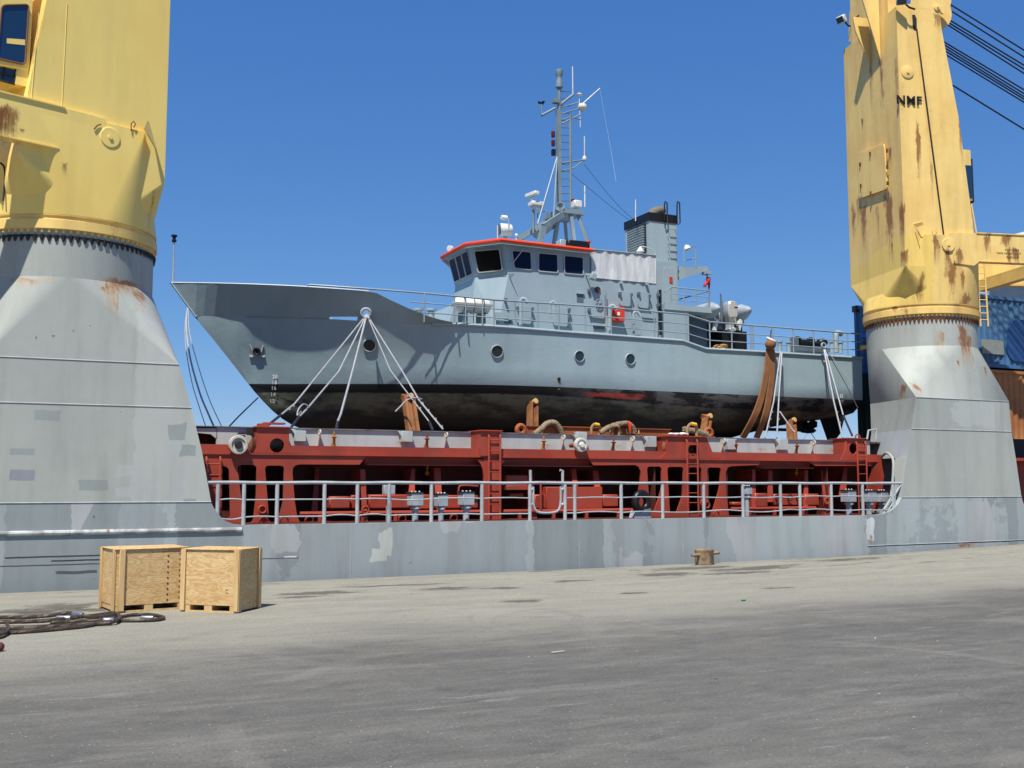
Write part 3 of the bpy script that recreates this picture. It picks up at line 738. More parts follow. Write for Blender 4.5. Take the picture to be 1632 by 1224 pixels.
for i, x in enumerate(xs):
    m = MB(); m.tube([V((x, YR, DZ)), V((x, YR, 2.125))], .045, 10)
    if i in (8, 9): m.tube([V((x + (.03 if i == 8 else -.05), YR + .03, 2.0)), V((x + (.03 if i == 8 else -.05), YR + .03, 2.46)), V((x + (.03 if i == 8 else -.12), YR + .03, 2.47))], .035, 8)
    m.build('rail_post', RAILM, S)
m = MB(); m.tube(catmull([at(850,776,YR), at(850,800,YR), at(853,812,YR), at(861,817,YR), at(880,817,YR), at(890,813,YR), at(893.5,800,YR), at(893.5,775,YR)], 4), .03, 8)
for px, py in ((847,780),(847,804),(896,780),(896,804)): m.ball(at(px,py,YR), .045)
m.build('rail_gate', RAILM, S)
m = MB()
for a, b in (((1437,770),(1420,797)), ((1437,771),(1405,822)), ((1426,771),(1426,826)), ((1424,800),(1408,825))): m.tube([at(*a, YR), at(*b, YR + .02)], .03, 6)
m.build('rail_brace', BOXG, S)

# --- vent heads and boxes along the railing
def vent(px, y0, y1, w, Y=24.35, rot=.12, pale=False):
    k = px2m(px, Y); c0 = at(px, y0, Y); c1 = at(px, y1, Y); h = c0.z - c1.z
    m = MB(); M = Matrix.Rotation(rot, 3, 'Z'); cz = (c0.z + c1.z) / 2
    m.box((c0.x, Y, cz), (w * k, w * k * .85, h), M)
    o = m.build('vent_head', BOXG, S, bevel=.012)
    m = MB(); m.box((c0.x - .015, Y, c0.z + .012), (w * k * 1.08, w * k * .95, .03), M); m.build('vent_lid', DARK if not pale else BOXG, o)
    m = MB(); m.lathe((c0.x, Y, c1.z), (0,0,-1), [(w*k*.30,0),(w*k*.34,.03),(w*k*.40,.05),(w*k*.40,.075),(w*k*.3,.08),(w*k*.24,.1),(w*k*.24, c1.z - DZ)], 16); m.build('vent_pipe', BOXG, o)
    for dx in (-.3, 0, .3):
        m = MB(); m.lathe((c0.x + dx * w * k, Y - .02, c0.z + .025), (0,0,1), [(.022,0),(.022,.02),(.01,.028)], 6); m.build('wing_nut', WHITE, o)
vent(662,786,806,21); vent(703,788,807,18); vent(743,785,805,21)
vent(1352,782,800,19); vent(1384,783,800,19, 24.4); vent(1404,783,800,18, 24.5); vent(1190,776,788,14, 24.4)
m = MB(); a = at(611,788,24.3); b = at(629,773,24.3); m.box2(a.x, b.x, 24.25, 24.4, a.z, b.z); o = m.build('junction_box', BOXG, S, bevel=.01)
m = MB(); c = at(620,790,24.35); m.box2(c.x - .05, c.x + .05, 24.32, 24.42, DZ, c.z); m.build('box_post', BOXG, o)
# mooring fairlead: black ring on a grey base
c = at(1022,800,24.3)
m = MB(); m.torus(c, (.25,-.97,0), .225, .105, 32, 12); o = m.build('fairlead', BLK, S)
m = MB(); k = px2m(1020, 24.3); m.plate([V((c.x - .3, 24.2, DZ)), V((c.x + .25, 24.2, DZ)), V((c.x + .24, 24.2, 1.47)), V((c.x - .22, 24.2, 1.44))], (0, .26, 0)); m.build('fairlead_base', BOXG, o, bevel=.01)
# structure aft of the right pedestal, white house far aft
m = MB(); m.box2(30.0, 60, 26.0, 26.1, DZ, 2.95); m.box2(30.0, 60, 25.2, 26, 2.9, 3.0); m.build('hold_side', RED, S)
for i in range(8): x = 30.6 + i * 1.2; m = MB(); m.plate(rpoly([V((x,25.95,1.5)),V((x+.7,25.95,1.5)),V((x+.55,25.95,2.7)),V((x+.1,25.95,2.7))],.2), (0,.045,0)); m.build('frame_opening', BLK, S)
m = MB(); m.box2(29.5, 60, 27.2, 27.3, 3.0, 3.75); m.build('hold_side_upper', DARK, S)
for z, r in ((2.15,.038),(1.775,.018),(1.395,.018)): m = MB(); m.tube([(29.0,YR,z),(45,YR,z)], r, 6); m.build('rail_bar', RAILM, S)
for i in range(9): m = MB(); m.tube([(29.35 + i*1.7,YR,DZ),(29.35 + i*1.7,YR,2.13)], .045, 8); m.build('rail_post', RAILM, S)
m = MB(); p0 = at(1614,383,34); p1 = at(1645,366,34)
m.add([p0, p1, p1 + V((14,0,0)), p0 + V((14,0,-.3)), p0 + V((0,4,0)), p1 + V((0,4,0)), p1 + V((14,4,0)), p0 + V((14,4,-.3))], [(0,1,2,3),(4,7,6,5),(0,4,5,1),(1,5,6,2),(2,6,7,3),(3,7,4,0)])
m.box2(p0.x + 3, p0.x + 12, 34.5, 38, DZ, p0.z - .1); m.build('deckhouse', WHITE, S)
# ------------------------------------------------------------------ the two deck cranes
GLASS = NT('cab_glass'); GLASS = GLASS.fin(C(24,52,84), .06, 0, .8)
ROPE_D = flat('wire_dark', C(30,28,28), .6)
SHOE = paint('ring_yellow', (.84,.60,.19,1), (.80,.55,.17,1), .8, .25, .16, 3.0, .5, .35)
LOUV = flat('louvre_dark', C(40,36,30), .7)

def crane(label, C0, z0, ang, near, xb, w, xfp, R, Rc, mat, ztop, bx=.62):
    g = 'yellow deck cranes of the cargo ship'
    K = thing('deck_crane', label, 'crane', (C0[0], C0[1], z0), ang, g)
    Mw = Matrix.Translation(V((C0[0], C0[1], z0))) @ Matrix.Rotation(ang, 4, 'Z'); Mi = Mw.inverted()
    O = Mi @ V((0, 0, EYE))
    def hit(px, py, axis, val):                     # sight line meets the local plane axis = val
        d = Mi.to_3x3() @ V(ray(px, py)); t = (val - O[axis]) / d[axis]
        return O + d * t
    L = lambda z: z - z0
    B = dict(parent=K, local=True)
    # slewing ring
    m = MB(); m.lathe((0,0,L(7.42)), (0,0,1), [(R-.03,0),(R,.01),(R,.20),(R-.05,.215),(R-.05,.29),(R-.02,.30),(R-.02,.335),(R-.16,.35)], 96); m.build('slewing_ring', RING_R if near < 0 else SHOE, **B)
    m = MB(); nn_ = 84 * 4; rg = []
    for zz, e in ((7.345, .02), (7.36, 0), (7.425, 0)): rg.append([V((math.cos(2*PI*k/nn_)*q_, math.sin(2*PI*k/nn_)*q_, L(zz))) for k in range(nn_) for q_ in [(R-.03-e if k % 4 in (1, 2) else R-.10)]])
    m.loft(rg); m.build('ring_bolts', RING_R if near < 0 else SHOE, **B)
    m = MB(); n = 168; ring = []
    for zz in (7.29, 7.40): ring.append([V((math.cos(2*PI*k/n)*(R-.10-(.07 if (k//2)%2 else 0)), math.sin(2*PI*k/n)*(R-.10-(.07 if (k//2)%2 else 0)), L(zz))) for k in range(n)])
    m.loft(ring)
    col_ = []
    for zz, rr_ in ((7.30, Rc + .055), (7.16, Rc + .03)): col_.append([V((math.cos(2*PI*k/nn_)*q_, math.sin(2*PI*k/nn_)*q_, L(zz - (0 if k % 4 in (1, 2) or zz > 7.2 else -.10)))) for k in range(nn_) for q_ in [(rr_ if k % 4 in (1, 2) else Rc + .012)]])
    m.loft(col_)
    m.build('ring_gear', RUSTM if near < 0 else DARK, **B)
    # column: round foot to square shaft
    zc = 8.88
    def rect(z, xb_, w_): xf = lerp_tab(xfp, z); return [V((-xb_,-w_,L(z))), V((xf,-w_,L(z))), V((xf,w_,L(z))), V((-xb_,w_,L(z)))]
    cc = [V((math.cos(PI + 2*PI*k/160)*(R-.04), math.sin(PI + 2*PI*k/160)*(R-.04), L(7.74))) for k in range(160)]
    m = MB(); m.sq2round(rect(zc, xb, w), [V((p.x*.93, p.y*.93, p.z)) for p in cc])
    rs = [rect(z, xb, w) for z in (zc, 10.2, 12.2, 13.75, 15.2, 16.6)]
    rs.append(rect(ztop, xb, w))
    m.loft(rs, cap=True); m.build('column', mat, flat=True, **B)
    # jib bracket: the plates that carry the jib pins, running down to the ring
    wb = w + .10
    br = [V((-.88,-wb,L(9.88))), V((bx,-wb,L(9.88))), V((bx,wb,L(9.88))), V((-.88,wb,L(9.88)))]
    cc2 = [p * 1.0 for p in cc]; cc2 = [V((p.x*1.012, p.y*1.012, p.z)) for p in cc2]
    m = MB(); m.sq2round(br, cc2); m.add(br, [(0,1,2,3)]); m.build('jib_bracket', mat, flat=True, **B)
    # jib: two arms with cross members and the sheave end
    zt, zb_ = L(9.97), L(9.10)
    for sy in (-1, 1):
        m = MB(); y0 = sy * (wb + .004); y1 = sy * (wb - .22)
        arm = [(.02,zt-.02),(.30,zt),(20.5,zt),(21.2,zt-.25),(20.5,zb_+.1),(1.0,zb_),(.78,zb_-.16),(.1,zb_-.1)]
        m.plate([V((x, y0, z)) for x, z in arm], (0, y1 - y0, 0))
        m.box2(.9, 20.5, min(y0,y1) - .03, max(y0,y1) + .03, zt, zt + .03); m.box2(1.0, 20.5, min(y0,y1) - .03, max(y0,y1) + .03, zb_ - .03, zb_)
        a = m.build('jib_arm', mat, **B)
        m = MB(); m.lathe((-.08 if near < 0 else -.08, sy * (wb + .004), L(9.57)), (0, sy, 0), [(.22,0),(.22,.022),(.21,.03),(.045,.03),(.045,.055),(.01,.055)], 32); m.build('jib_pin', mat, **B)
    for x in (3.2, 7.5, 12, 16.5, 20.2): m = MB(); m.box2(x, x + (1.2 if x < 4 else .35), -wb + .22, wb - .22, zb_ + .05, zb_ + .12); m.box2(x, x + .3, -wb + .22, wb - .22, zb_ - .28, zb_ + .06); m.build('jib_cross_member', mat, **B)
    return K, hit, B, L, w, wb, Mi

_RM = (Matrix.Translation(V((RCN[0], RCN[1], 7.0))) @ Matrix.Rotation(math.radians(-15), 4, 'Z')).inverted(); _RO = _RM @ V((0, 0, EYE))
def _lh(px, py, axis, val): d = _RM.to_3x3() @ V(ray(px, py)); return _RO + d * ((val - _RO[axis]) / d[axis])
def RSB(px, py, wpx, dpx, st):            # rust run on the back face of the rusty crane
    p = _lh(px, py, 0, -1.5); return (p.y, p.z, wpx * .034, dpx * .0235, st, 'y')
def RSN(px, py, wpx, dpx, st):            # rust run on its near face
    p = _lh(px, py, 1, -1.76); return (p.x, p.z, wpx * .027, dpx * .0235, st, 'x')
def _repaint(t, col):                     # the fresher coat on the lower back face, with a ragged upper edge
    X, Y, Z = t.pos(); wob = t.m('MULTIPLY', t.m('SUBTRACT', t.noise(1.6, detail=5), .5), .5)
    zz = t.m('ADD', t.m('SUBTRACT', Z, t.m('MULTIPLY', Y, -.14)), wob)
    return t.mix(t.m('MULTIPLY', t.m('SUBTRACT', 1.0, t.ss(zz, 2.62, 2.66)), t.m('LESS_THAN', X, -.6)), col, (.85, .60, .155, 1))
CY_R = paint('crane_yellow_rusted', (.85,.60,.20,1), (.80,.53,.165,1), .5, .24, .12, 2.6, .48, .35, wav=.3, chips=.3,
    extra=_repaint,
    spots=[RSB(1376,322,9,90,1.9), RSB(1416,312,9,120,2.1), RSB(1368,318,7,60,1.4), RSB(1404,95,5,120,1.5), RSB(1388,105,4,90,1.4), RSB(1374,190,3,24,1.9), RSB(1418,236,3,30,2), RSB(1428,100,4,130,1.2), RSB(1360,330,6,80,1.4), RSB(1398,330,5,70,1.2),
           RSN(1463,200,4,110,1.9), RSN(1425,60,3,60,1.8), RSN(1440,330,3,70,1.8), RSN(1495,20,7,40,1.5), RSN(1443,400,5,40,1.8), RSN(1489,374,6,60,1.9), RSN(1516,420,7,60,2.2), RSN(1508,400,5,50,1.8), RSN(1532,435,4,40,1.9), RSN(1526,400,6,40,1.9), RSN(1570,378,6,40,1.9), RSN(1600,378,9,24,1.9), RSN(1615,395,5,40,2.2), RSN(1605,398,4,36,2.0), RSN(1540,470,14,50,1.6), RSN(1470,440,5,60,1.6), RSN(1530,180,3,120,1.5), RSN(1550,300,3,110,1.6), RSN(1484,250,3,90,1.0)])
RING_R = paint('ring_yellow_rusted', (.80,.55,.18,1), (.72,.46,.15,1), .8, .3, .5, 3.0, .55, .3, chips=.5)
_LM = (Matrix.Translation(V((LC[0], LC[1], 7.0))) @ Matrix.Rotation(math.radians(200), 4, 'Z')).inverted(); _LO = _LM @ V((0, 0, EYE))
def RSL(px, py, wpx, dpx, st):
    d = _LM.to_3x3() @ V(ray(px, py)); p = _LO + d * ((1.86 - _LO[1]) / d[1]); return (p.x, p.z, wpx * .016, dpx * .0155, st)
CY_L = paint('crane_yellow_clean', (.90,.68,.20,1), (.88,.64,.175,1), .4, .10, .04, 1.6, .45, .35, wav=.4,
    spots=[RSL(8,166,22,70,1.7), RSL(0,170,14,60,1.8), RSL(105,262,6,26,1.4), RSL(35,205,5,8,1.6), RSL(62,30,3,110,1.2), RSL(250,310,4,60,1.2)])
K, hit, B, L, w, wb, Mi = crane('rust streaked yellow crane with black letters NMF on its column, right of the patrol ship', RCN, 7.0, math.radians(-15), -1, 1.5, 1.75,
    [(8.9,.95),(10,.90),(13.75,.52),(16.6,.05),(17.3,.0)], 1.80, RR, CY_R, 17.25, .95)
ys = -w
# head plates with sheaves
for yy in (-w, -.15, w - .07):
    m = MB(); c = V((-.12, yy, L(17.62))); r = .55
    pts = [c + V((math.cos(a) * r, 0, math.sin(a) * r)) for a in [PI*(-.35) + PI*1.1*k/14 for k in range(15)]]
    pts += [V((-.9, yy, L(17.7))), V((-1.0, yy, L(17.24))), V((-.04, yy, L(17.24)))]
    m.plate(pts, (0, .07, 0)); m.build('head_plate', CY_R, **B)
for yy in (-1.2, -.7, .5, 1.1):
    m = MB(); m.lathe((.12, yy, L(17.4)), (0,1,0), [(.1,-.07),(.62,-.07),(.62,-.04),(.55,0),(.62,.04),(.62,.07),(.1,.07)], 28); m.build('sheave', CY_R, **B)
p = hit(1493, 12, 1, ys); m = MB(); m.lathe(p, (0,-1,0), [(.11,0),(.11,.04),(.03,.05),(.03,.08)], 20); m.build('sheave_pin', CY_R, **B)
p = hit(1446, 115, 1, ys); m = MB(); m.lathe(p, (0,-1,0), [(.21,0),(.21,.025),(.2,.03),(.05,.03),(.05,.06),(.01,.06)], 30); m.build('sheave_pin', CY_R, **B)
m = MB(); a = hit(1457, 30, 1, ys); m.plate([a + V((x, -.012, z)) for x, z in ((-.07,.12),(.02,.14),(.08,0),(.07,-.38),(-.05,-.36))], (0,.03,0)); m.build('rope_slot', LOUV, **B)
m = MB(); m.tube([hit(1461, 46, 1, ys - .03), hit(1480, 190, 1, ys - .05), hit(1504, 374, 1, ys - .03)], .022, 6); m.build('hoist_rope', ROPE_D, **B)
m = MB(); m.tube([hit(1450, 8, 1, ys - .005), hit(1481, 235, 1, ys - .005)], .008, 4); m.build('weld_seam', CY_R, **B)
# name letters standing off the plate
p = hit(1449, 160.5, 1, ys - .035); Mt = Matrix.Translation(p) @ Matrix.Rotation(PI/2, 4, 'X')
text_part('lettering', 'NMF', .40, Mt, BLK, K, .012, 1.02, .006)
# small worn plate lettering on the jib
p = hit(1611, 404, 1, -wb - .012)
WORN = flat('worn_lettering', C(120,96,52), .7, 0, .6)
for i, s_ in enumerate(('AUX HOOK', 'MAIN HOOK 1 2 0 T', 'RADIUS M')): text_part('lettering', s_, .085, Matrix.Translation(p + V((.05 - .12 * (i == 1), 0, .12 - .12 * i))) @ Matrix.Rotation(PI/2, 4, 'X'), WORN, K, .003)
m = MB(); m.box2(-1.47, -1.0, -1.2, 1.25, L(17.24), L(19.2)); m.build('head_frame', CY_R, **B)
# back face: hatch, fins, lamps
xk = -1.5
c4 = [hit(x, y, 0, xk - .035) for x, y in ((1368,245),(1411,229),(1416,301),(1371,317))]
m = MB(); m.plate(rpoly([p - V((.05,0,0)) for p in c4], .12), (.045, 0, 0)); h_ = m.build('access_hatch', CY_R, bevel=.01, **B)
for (x, y) in ((1371,262),(1372,296),(1414,240),(1414,266),(1415,292),(1387,245),(1388,308)):
    q_ = hit(x, y, 0, xk - .10); m = MB(); m.box(q_, (.06,.05,.12)); m.build('hatch_dog', RUSTM, parent=K, local=True)
def fin(base_px, y0, top_out, zlo, zhi, th=.05):
    q_ = hit(*base_px, 0, xk - .05); yy = q_.y
    m = MB(); m.plate([V((xk-.04, yy, L(zlo))), V((xk-.04, yy, L(zhi))), V((xk-top_out, yy, L(zhi))), V((xk-top_out*.85, yy, L(zhi-.5)))], (0, th, 0)); m.build('back_fin', CY_R, **B)
zl = hit(1403, 95, 0, xk - .05).z + 7.0
fin((1403,95), 0, .75, zl, zl + 2.6); zl2 = hit(1387, 103, 0, xk - .05).z + 7.0; fin((1387,103), 0, .62, zl2, zl2 + 1.6)
for i in range(8): a = hit(1367 + i * .6, 26 + i * 3.6, 0, xk - .06); m = MB(); m.box(a, (.03, .16, .035)); m.build('louvre', LOUV, **B)
m = MB(); ear = [hit(x, y, 0, xk + .1) for x, y in ((1352,66),(1354,18),(1359,9),(1366,8),(1372,16),(1371,66))]; m.plate(ear, (.08,0,0)); m.build('back_ear', CY_R, **B)
def floodlight(px, py, axis, val, aim, parent):
    p = hit(px, py, axis, val); m = MB(); Mr = aim.to_track_quat('X', 'Z').to_matrix()
    m.box(p, (.16,.34,.26), Mr); o = m.build('floodlight', WHITE, parent, local=True, bevel=.03)
    m = MB(); m.box(p + aim.normalized() * .085, (.012,.28,.2), Mr); m.build('lamp_glass', flat('lamp_pane', C(70,80,86), .15, 0, .1), o, local=True)
    m = MB(); m.tube([p - aim.normalized() * .05, p + V((.25,-.0,-.2)), p + V((.45,0,-.25))], .03, 6); m.build('lamp_arm', DARK, o, local=True)
floodlight(1341, 31, 0, xk - .25, V((-1,-.4,-.5)), K); floodlight(1437, 1, 1, ys - .25, V((-.5,-1,-.8)), K)
# small step plate, stay and edge strip on the near side
m = MB(); a = hit(1456, 357, 1, ys); b = hit(1470, 353, 1, ys - .25); m.plate([a, b, b + V((.03,0,-.1)), a + V((.05,0,-.12))], (0,.02,.02)); m.tube([hit(1459,360,1,ys-.1), hit(1466,384,1,ys-.1)], .015, 5); m.build('step_bracket', CY_R, **B)
m = MB(); m.tube([hit(1523,178,1,w*.6), hit(1556,372,1,w*.6)], .03, 6); m.build('ladder_rail', CY_R, **B)
m = MB(); a, b = hit(1557,425,1,w*.4), hit(1563,520,1,w*.4); 
for dx in (0, .28): m.tube([a + V((dx,0,.4)), b + V((dx,0,0))], .03, 6)
for i in range(9): q_ = a + (b - a) * (i / 9.0); m.tube([q_, q_ + V((.28,0,0))], .016, 5)
m.build('ladder', CY_R, **B)
# cab seen edge-on past the column
a, b, c_, d = [hit(x, y, 1, .3) for x, y in ((1531,238),(1547,236),(1549,320),(1545,320))]
m = MB(); m.box2(a.x - .3, b.x, .3, 1.9, c_.z, a.z); o = m.build('cab', CY_R, bevel=.02, **B)
m = MB(); m.box2(b.x - .9, b.x - .03, .27, .3, c_.z + .1, a.z - .55); m.box2(b.x - .01, b.x + .02, .4, 1.8, c_.z + .1, a.z - .5); m.build('cab_window', GLASS, o, local=True)
m = MB(); m.box2(b.x + .02, b.x + .05, .3, 1.9, c_.z - .05, c_.z + .02); m.box2(b.x + .02, b.x + .05, .3, .34, c_.z, a.z - .3); m.build('window_guard', DARK, o, local=True)
# luffing and hoist ropes down to the jib end
def cable(p0, p1, y, r=.028):
    m = MB(); a = hit(*p0, 1, y); b = hit(*p1, 1, y); m.tube([a, a + (b - a) * 5.5], r, 6); m.build('luffing_rope', ROPE_D, **B)
for i, (p0, p1) in enumerate((((1508,3),(1632,80)), ((1509,13),(1632,91)), ((1512,31),(1632,104)), ((1512,36),(1632,110)), ((1511,40),(1632,117)))): cable(p0, p1, -1.0 + .25 * i, .024)
for i, (p0, p1) in enumerate((((1495,61),(1632,143)), ((1496,66),(1632,149)), ((1497,71),(1632,154)), ((1498,76),(1632,158)), ((1499,82),(1632,163)))): cable(p0, p1, -.2 + .2 * i, .024)
cable((1507,129), (1632,206), .6, .026)
R_MI, R_K = Mi, K

K, hit, B, L, w, wb, Mi = crane('cleaner yellow crane with large cab window, on the pedestal behind the wooden crates', LC, 7.0, math.radians(200), 1, 1.42, 1.75,
    [(8.9,1.75),(10.2,1.62),(12.6,1.28),(18,.5)], 1.93, LR, CY_L, 18.0, 1.5)
# panel lines, guard plate, hooks on the near side (local +y)
ysd = w + .005
m = MB(); m.tube([hit(107,5,1,ysd), hit(98,182,1,ysd)], .007, 4); m.build('weld_seam', CY_L, **B); m = MB(); m.tube([hit(62,20,1,ysd), hit(49,168,1,ysd)], .007, 4); m.build('weld_seam', CY_L, **B)
m = MB(); a = hit(237,192,1,w+.1); a2 = hit(249,242,1,w+.1); m.add([a, a2, a2 + V((0,.05,.0)), hit(231,206,1,w+.42)], [(0,1,2,3)]); m.add([p + V((.02,0,.0)) for p in (a, a2, a2 + V((0,.05,.0)), hit(231,206,1,w+.42))], [(0,1,2,3)])
m.build('guard_plate', CY_L, flat=True, **B)
m = MB(); m.tube([hit(x, y, 1, wb + .03) for x, y in ((209,209),(209,197),(213,193),(216,198),(213,203))], .014, 5); m.build('rope_hook', RUSTM, **B); m = MB(); m.tube([hit(x, y, 1, wb + .03) for x, y in ((150,206),(155,200),(161,198))], .014, 5); m.build('rope_hook', RUSTM, **B)
# cab
cw = w - .15
P = lambda x, y: hit(x, y, 1, cw)
lim = [(-75,-70),(56,-60),(47,110),(44,112),(-75,88)]
m = MB(); m.plate([P(*q_) for q_ in lim], (0,-1.5,0)); o = m.build('cab', CY_L, bevel=.02, **B)
m = MB(); m.plate([hit(x, y, 1, cw - .02) for x, y in ((27,110),(46,112),(43,138),(25,134))], (0,-1.3,0)); m.build('cab_chin', CY_L, o, local=True)
m = MB(); m.plate(rpoly([hit(x, y, 1, cw + .02) for x, y in ((3,8),(46,7),(40,103),(-4,93))], .09), (0,-.01,0)); m.build('cab_window', GLASS, o, local=True)
ring = rpoly([hit(x, y, 1, cw + .03) for x, y in ((3,8),(46,7),(40,103),(-4,93))], .09); m = MB(); m.tube(ring, .018, 6, closed=True); m.build('window_seal', flat('seal_rust', C(116,76,50), .7), o, local=True)
m = MB(); m.plate([hit(x, y, 1, cw - .1) for x, y in ((-70,88),(27,109),(25,133),(-70,108))], (0,-.02,0)); m.build('cab_window', GLASS, o, local=True)
m = MB()
for seg in (((-70,110),(25,135)), ((26,109),(25,135)), ((8,104),(6,131)), ((-10,101),(-12,127)), ((-70,100),(26,122))): m.tube([hit(*seg[0],1,cw-.08), hit(*seg[1],1,cw-.08)], .018, 5)
m.build('window_guard', DARK, o, local=True)
# seat and console seen through the pane
m = MB(); a = hit(12,62,1,cw+.028); b = hit(40,70,1,cw+.028); m.plate([hit(x,y,1,cw+.026) for x,y in ((11,61),(40,63),(40,72),(11,69))], (0,-.005,0)); m.build('console', CY_L, o, local=True)
m = MB(); m.tube([hit(37,138,1,cw-.3), hit(31,166,1,cw-.3)], .025, 5); m.tube([hit(40,140,1,cw-.9), hit(35,166,1,cw-.9)], .02, 5); m.build('cab_stay', DARK, **B)
m = MB(); m.tube(catmull([hit(x, y, 1, 1.0) for x, y in ((-10,258),(4,262),(8,280),(5,320))], 4), .02, 6); m.build('hand_rail', DARK, **B)
# ------------------------------------------------------------------ the grey patrol ship on the hatch cover
VY = 33.2
VS = thing('patrol_ship', 'small grey patrol ship with orange roof edge and tall mast standing on the cargo ship', 'patrol ship', (16, VY, 3.5))
VG = paint('vessel_grey', C(148,166,171), C(142,160,165), .5, .10, .03, 2.0, .42, .4, wav=.25, world=True)
VGL = paint('vessel_house_grey', C(148,165,171), C(142,159,166), .8, .10, .02, 2.5, .45, .4, wav=.15, world=True)
VGD = paint('vessel_dark_grey', C(92,104,112), C(84,96,104), .8, .15, .05, 2.5, .5, .35)
VRAIL = paint('vessel_rail', C(136,150,156), C(128,142,149), 2, .1, .03, 4, .45, .4)
ORANGE = flat('orange_edge', C(226,72,36), .45, 0, .15)
NAVY_GLASS = NT('bridge_glass'); NAVY_GLASS = NAVY_GLASS.fin(C(20,34,60), .12, 0, .25); NAVY_GLASS.node_tree.nodes['Principled BSDF'].inputs['IOR'].default_value = 1.18
BLK_GLASS = NT('dark_pane'); BLK_GLASS = BLK_GLASS.fin(C(14,14,16), .15, 0, .12)
PORT_GLASS = NT('port_pane'); PORT_GLASS = PORT_GLASS.fin(C(30,48,52), .12, 0, .5)
CANVAS = NT('canvas'); _f = CANVAS.noise(2.0, CANVAS.map((3,3,.6)), 5); CANVAS.bump(_f, .5, .08); CANVAS = CANVAS.fin(CANVAS.mix(CANVAS.ss(_f,.3,.7), C(178,182,186), C(204,206,206)), .8, 0, .2)
# hull material: grey above, black boot band, weeded bottom
t = NT('vessel_hull'); t.world(); X, Y, Z = t.pos()
n1 = t.noise(.6, detail=5); n2 = t.noise(5, t.map((1,1,1.6)), 8, .68); n3 = t.noise(1.4, t.map((.7,.7,2.2)), 7, .65); vs_ = t.noise(1.0, t.map((2.5,2.5,.3)), 5)
grey = t.mix(t.ss(n1, .4, .65), C(150,170,174), C(143,163,167))
grey = t.mix(t.m('MULTIPLY', t.ss(vs_, .45, .75), .12), grey, C(100,112,112))
pl = t.m('ABSOLUTE', t.m('SUBTRACT', t.m('FRACT', t.m('MULTIPLY', Z, .95)), .5)); grey = t.mix(t.m('MULTIPLY', t.m('SUBTRACT', 1.0, t.ss(pl, .004, .012)), .3), grey, C(150,166,176))
weed = t.mix(t.ss(n3, .34, .56), C(66,68,56), C(104,106,88))
weed = t.mix(t.m('MULTIPLY', t.ss(n2, .48, .72), .55), weed, C(40,40,35))
weed = t.mix(t.m('SUBTRACT', 1.0, t.ss(t.m('ADD', Z, t.m('MULTIPLY', t.m('SUBTRACT', n3, .5), 1.2)), 4.15, 4.85)), weed, C(40,38,34))
scrape = t.m('MULTIPLY', t.ss(n3, .44, .58), t.ss(X, 15.0, 18.0))
boot = t.mix(t.m('MULTIPLY', scrape, .8), C(22,22,24), C(98,96,94))
redm = t.m('MULTIPLY', t.m('MULTIPLY', t.ss(X, 16.3, 17.2), t.m('SUBTRACT', 1.0, t.ss(X, 18.3, 19.2))), t.m('MULTIPLY', t.ss(n3, .38, .5), t.m('SUBTRACT', 1.0, t.ss(t.m('ABSOLUTE', t.m('SUBTRACT', Z, 5.0)), .05, .11))))
boot = t.mix(redm, boot, C(168,66,52))
zz = t.m('ADD', Z, t.m('MULTIPLY', t.m('SUBTRACT', n2, .5), .10))
bootlow = t.m('SUBTRACT', 4.95, t.m('MULTIPLY', t.ss(X, 14, 22), .22))
col = t.mix(t.ss(t.m('SUBTRACT', zz, bootlow), -.02, .02), weed, boot)
col = t.mix(t.ss(Z, 5.205, 5.22), col, grey)
t.bump(t.m('ADD', t.m('MULTIPLY', n2, .3), t.m('MULTIPLY', t.noise(1.1, detail=2), .7)), .3, .05)
HULLM = t.fin(col, t.mix(t.ss(Z, 5.2, 5.22), (.8,.8,.8,1), (.36,.36,.36,1)), 0, .4)

b_top = smooth_tab([(4.0,0),(4.6,.32),(5.5,.85),(6.5,1.38),(8,2.05),(9.5,2.6),(11,2.95),(13,3.15),(16,3.2),(29.4,3.15)])
b_kn = smooth_tab([(4.75,0),(5.5,.30),(6.5,.76),(8,1.45),(9.5,2.12),(11,2.68),(13,3.1),(16,3.2),(29.4,3.12)])
b_wl = smooth_tab([(6.42,0),(7.2,.32),(8,.70),(9.5,1.42),(11,2.08),(13,2.76),(15,3.08),(18,3.17),(22,3.18),(29.4,3.08)])
def solve(px, py, bf):
    Y = VY - 2
    for _ in range(30): X = at(px, py, Y).x; Y = Y * .5 + .5 * (VY - max(bf(X), 0))
    return at(px, py, Y)
ztop_tab = [(p.x, p.z) for p in [solve(x, y, b_top) for x, y in ((275,451),(320,451.5),(400,453.5),(480,457),(540,461),(585,464.5),(600,467),(622,478),(650,491),(680,503),(700,509),(722,513.5))]]
zkn_tab = [(p.x, p.z) for p in [solve(x, y, b_kn) for x, y in ((318,503),(410,505),(520,508),(600,513),(660,517),(722,516.5),(900,529.5),(1088,543.5),(1125,556.5),(1200,560.5),(1365,570.5),(1420,574))]]
zt = lambda x: lerp_tab(ztop_tab, x); zk = lambda x: lerp_tab(zkn_tab, x)
keel = smooth_tab([(4.75,7.2),(5.4,6.45),(6.0,5.72),(6.42,5.21),(6.7,4.88),(7.3,4.30),(7.9,3.93),(8.7,3.72),(10,3.62),(13,3.56),(22,3.56),(24,3.75),(26,4.25),(29.4,4.75)])
bil_z = smooth_tab([(6.42,5.15),(8,4.6),(10,4.25),(13,4.02),(17,3.9),(21,3.95),(24,4.25),(26,4.55),(29.4,4.85)])
bil_b = smooth_tab([(6.42,.0),(8,.34),(10,.9),(13,1.75),(16,2.35),(20,2.65),(24,2.6),(29.4,2.6)])
